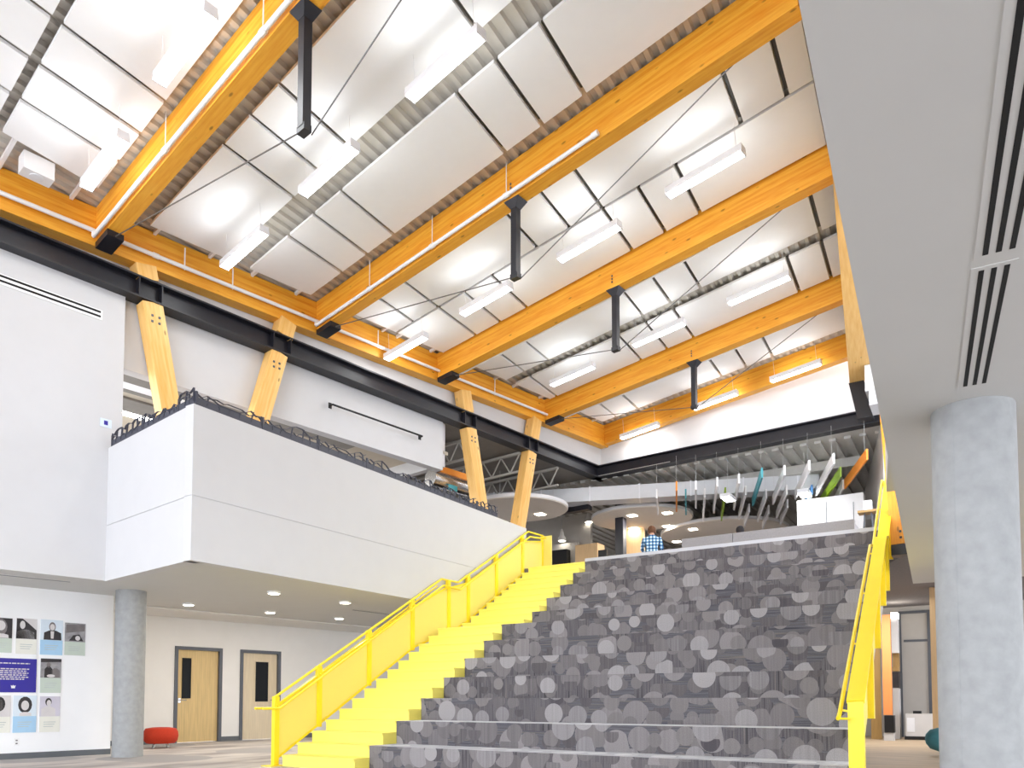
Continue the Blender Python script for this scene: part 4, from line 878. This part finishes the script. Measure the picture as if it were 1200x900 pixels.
# ================================================================== PEOPLE
def person(name, label, loc, face, top, hair, pants, stand=False):
    """seated figure; local -Y is the direction it faces; loc is the floor point under the hips"""
    root = thing(name, label, 'person', loc); root.rotation_euler = (0, 0, face)
    s = .45
    J = {'pelvis': ((0, 0, s+.10), .15), 'waist': ((0, -.02, s+.28), .135), 'chest': ((0, -.04, s+.50), .155), 'neckb': ((0, -.04, s+.63), .075), 'neck': ((0, -.09, s+.68), .056), 'head': ((0, -.14, s+.75), .088), 'crown': ((0, -.15, s+.83), .078)}
    Ed = [('pelvis', 'waist'), ('waist', 'chest'), ('chest', 'neckb'), ('neckb', 'neck'), ('neck', 'head'), ('head', 'crown')]
    for sg, n in ((-1, 'l'), (1, 'r')):
        J.update({'sh'+n: ((sg*.19, -.04, s+.56), .075), 'el'+n: ((sg*.25, -.10, s+.30), .052), 'wr'+n: ((sg*.17, -.32, s+.22), .036), 'pa'+n: ((sg*.15, -.40, s+.22), .036),
                  'hp'+n: ((sg*.10, -.04, s+.06), .10), 'kn'+n: ((sg*.12, -.46, s+.06), .068), 'an'+n: ((sg*.12, -.44, .09), .045), 'to'+n: ((sg*.12, -.60, .05), .042)})
        Ed += [('chest', 'sh'+n), ('sh'+n, 'el'+n), ('el'+n, 'wr'+n), ('wr'+n, 'pa'+n), ('pelvis', 'hp'+n), ('hp'+n, 'kn'+n), ('kn'+n, 'an'+n), ('an'+n, 'to'+n)]
        for f in range(4):
            o = (f-1.5)*.019; J['f%d%s' % (f, n)] = ((sg*.15+o, -.455, s+.215), .010); J['g%d%s' % (f, n)] = ((sg*.15+o, -.49+abs(o)*.3, s+.19), .008)
            Ed += [('pa'+n, 'f%d%s' % (f, n)), ('f%d%s' % (f, n), 'g%d%s' % (f, n))]
        J['t'+n] = ((sg*.105, -.40, s+.20), .010); Ed.append(('pa'+n, 't'+n))
    keys = list(J); me = bpy.data.meshes.new('body'); me.from_pydata([J[k][0] for k in keys], [(keys.index(a), keys.index(b)) for a, b in Ed], [])
    o = bpy.data.objects.new('body', me); COL.objects.link(o)
    sk = o.modifiers.new('skin', 'SKIN'); o.modifiers.new('sub', 'SUBSURF').levels = 2
    for i, k in enumerate(keys):
        sv = me.skin_vertices[0].data[i]; sv.radius = (J[k][1], J[k][1]*(.8 if k in ('waist', 'chest', 'pelvis') else 1)); sv.use_root = (k == 'pelvis')
    dg = bpy.context.evaluated_depsgraph_get(); dg.update(); nm = bpy.data.meshes.new_from_object(o.evaluated_get(dg)); bpy.data.objects.remove(o)
    o = bpy.data.objects.new('body', nm); COL.objects.link(o); o.parent = root; nm.materials.clear()
    for q in (top, pants, 'skin'): nm.materials.append(MAT[q])
    for p in nm.polygons:
        p.use_smooth = True; c = p.center
        p.material_index = 2 if (c.z > s+.66 or (c.y < -.31 and c.z > s+.14 and abs(c.x) > .08)) else (1 if (c.z < s+.14) else 0)
    h = MB(); prof = [(.05, -.10), (.098, -.07), (.112, -.01), (.108, .05), (.085, .10), (.04, .125), (.01, .13)]
    h.lathe((0, -.125, s+.80), [(r*.93, z*.93) for r, z in prof], 20); ho_ = h.build('hair', hair, None, smooth=True); ho_.parent = root
    fm = MB(); fm.lathe((0, -.235, s+.75), [(.006, .03), (.014, 0), (.012, -.02), (.004, -.024)], 8)
    for sg in (-1, 1): fm.lathe((sg*.092, -.135, s+.75), [(.006, -.03), (.016, 0), (.006, .03)], 8)
    q = fm.build('nose_and_ears', 'skin'); q.parent = root
    em = MB()
    for sg in (-1, 1): em.lathe((sg*.032, -.222, s+.775), [(.004, -.008), (.009, 0), (.004, .008)], 8)
    q = em.build('eyes', 'black'); q.parent = root
    q = MB().wb(-.022, .022, -.226, -.220, s+.705, s+.713).build('mouth', 'maroon'); q.parent = root
    return root
def stool(loc, label):
    t = thing('stool', label, 'stool', loc); MB().lathe(loc, [(.18, .40), (.2, .42), (.19, .45), (.05, .455)], 20).build('seat', 'base_grey', t); MB().lathe(loc, [(.16, 0), (.15, .02), (.03, .03), (.03, .40)], 16).build('pedestal', 'metal', t)
d = ray(764, 640); k = 19.4/np.hypot(d[0], d[1]); pc = CAM+d*k; pc[2] = FL2
yawp = math.atan2(pc[0], -pc[1])+math.pi
person('person', 'person in a blue plaid shirt seated with back turned at the stair head', pc, yawp+math.pi, 'plaid', 'hair_brown', 'jeans')
stool(pc, 'low stool under the person in the plaid shirt')
d = ray(868, 622); k = 19.95/np.hypot(d[0], d[1]); pc = CAM+d*k; pc[2] = FL2-.10
pc[2] = FL2
person('person', 'person whose dark hair shows just over the grey bench', pc, yawp+math.pi, 'maroon', 'hair_dark', 'jeans')
stool(pc, 'low stool under the person behind the grey bench')
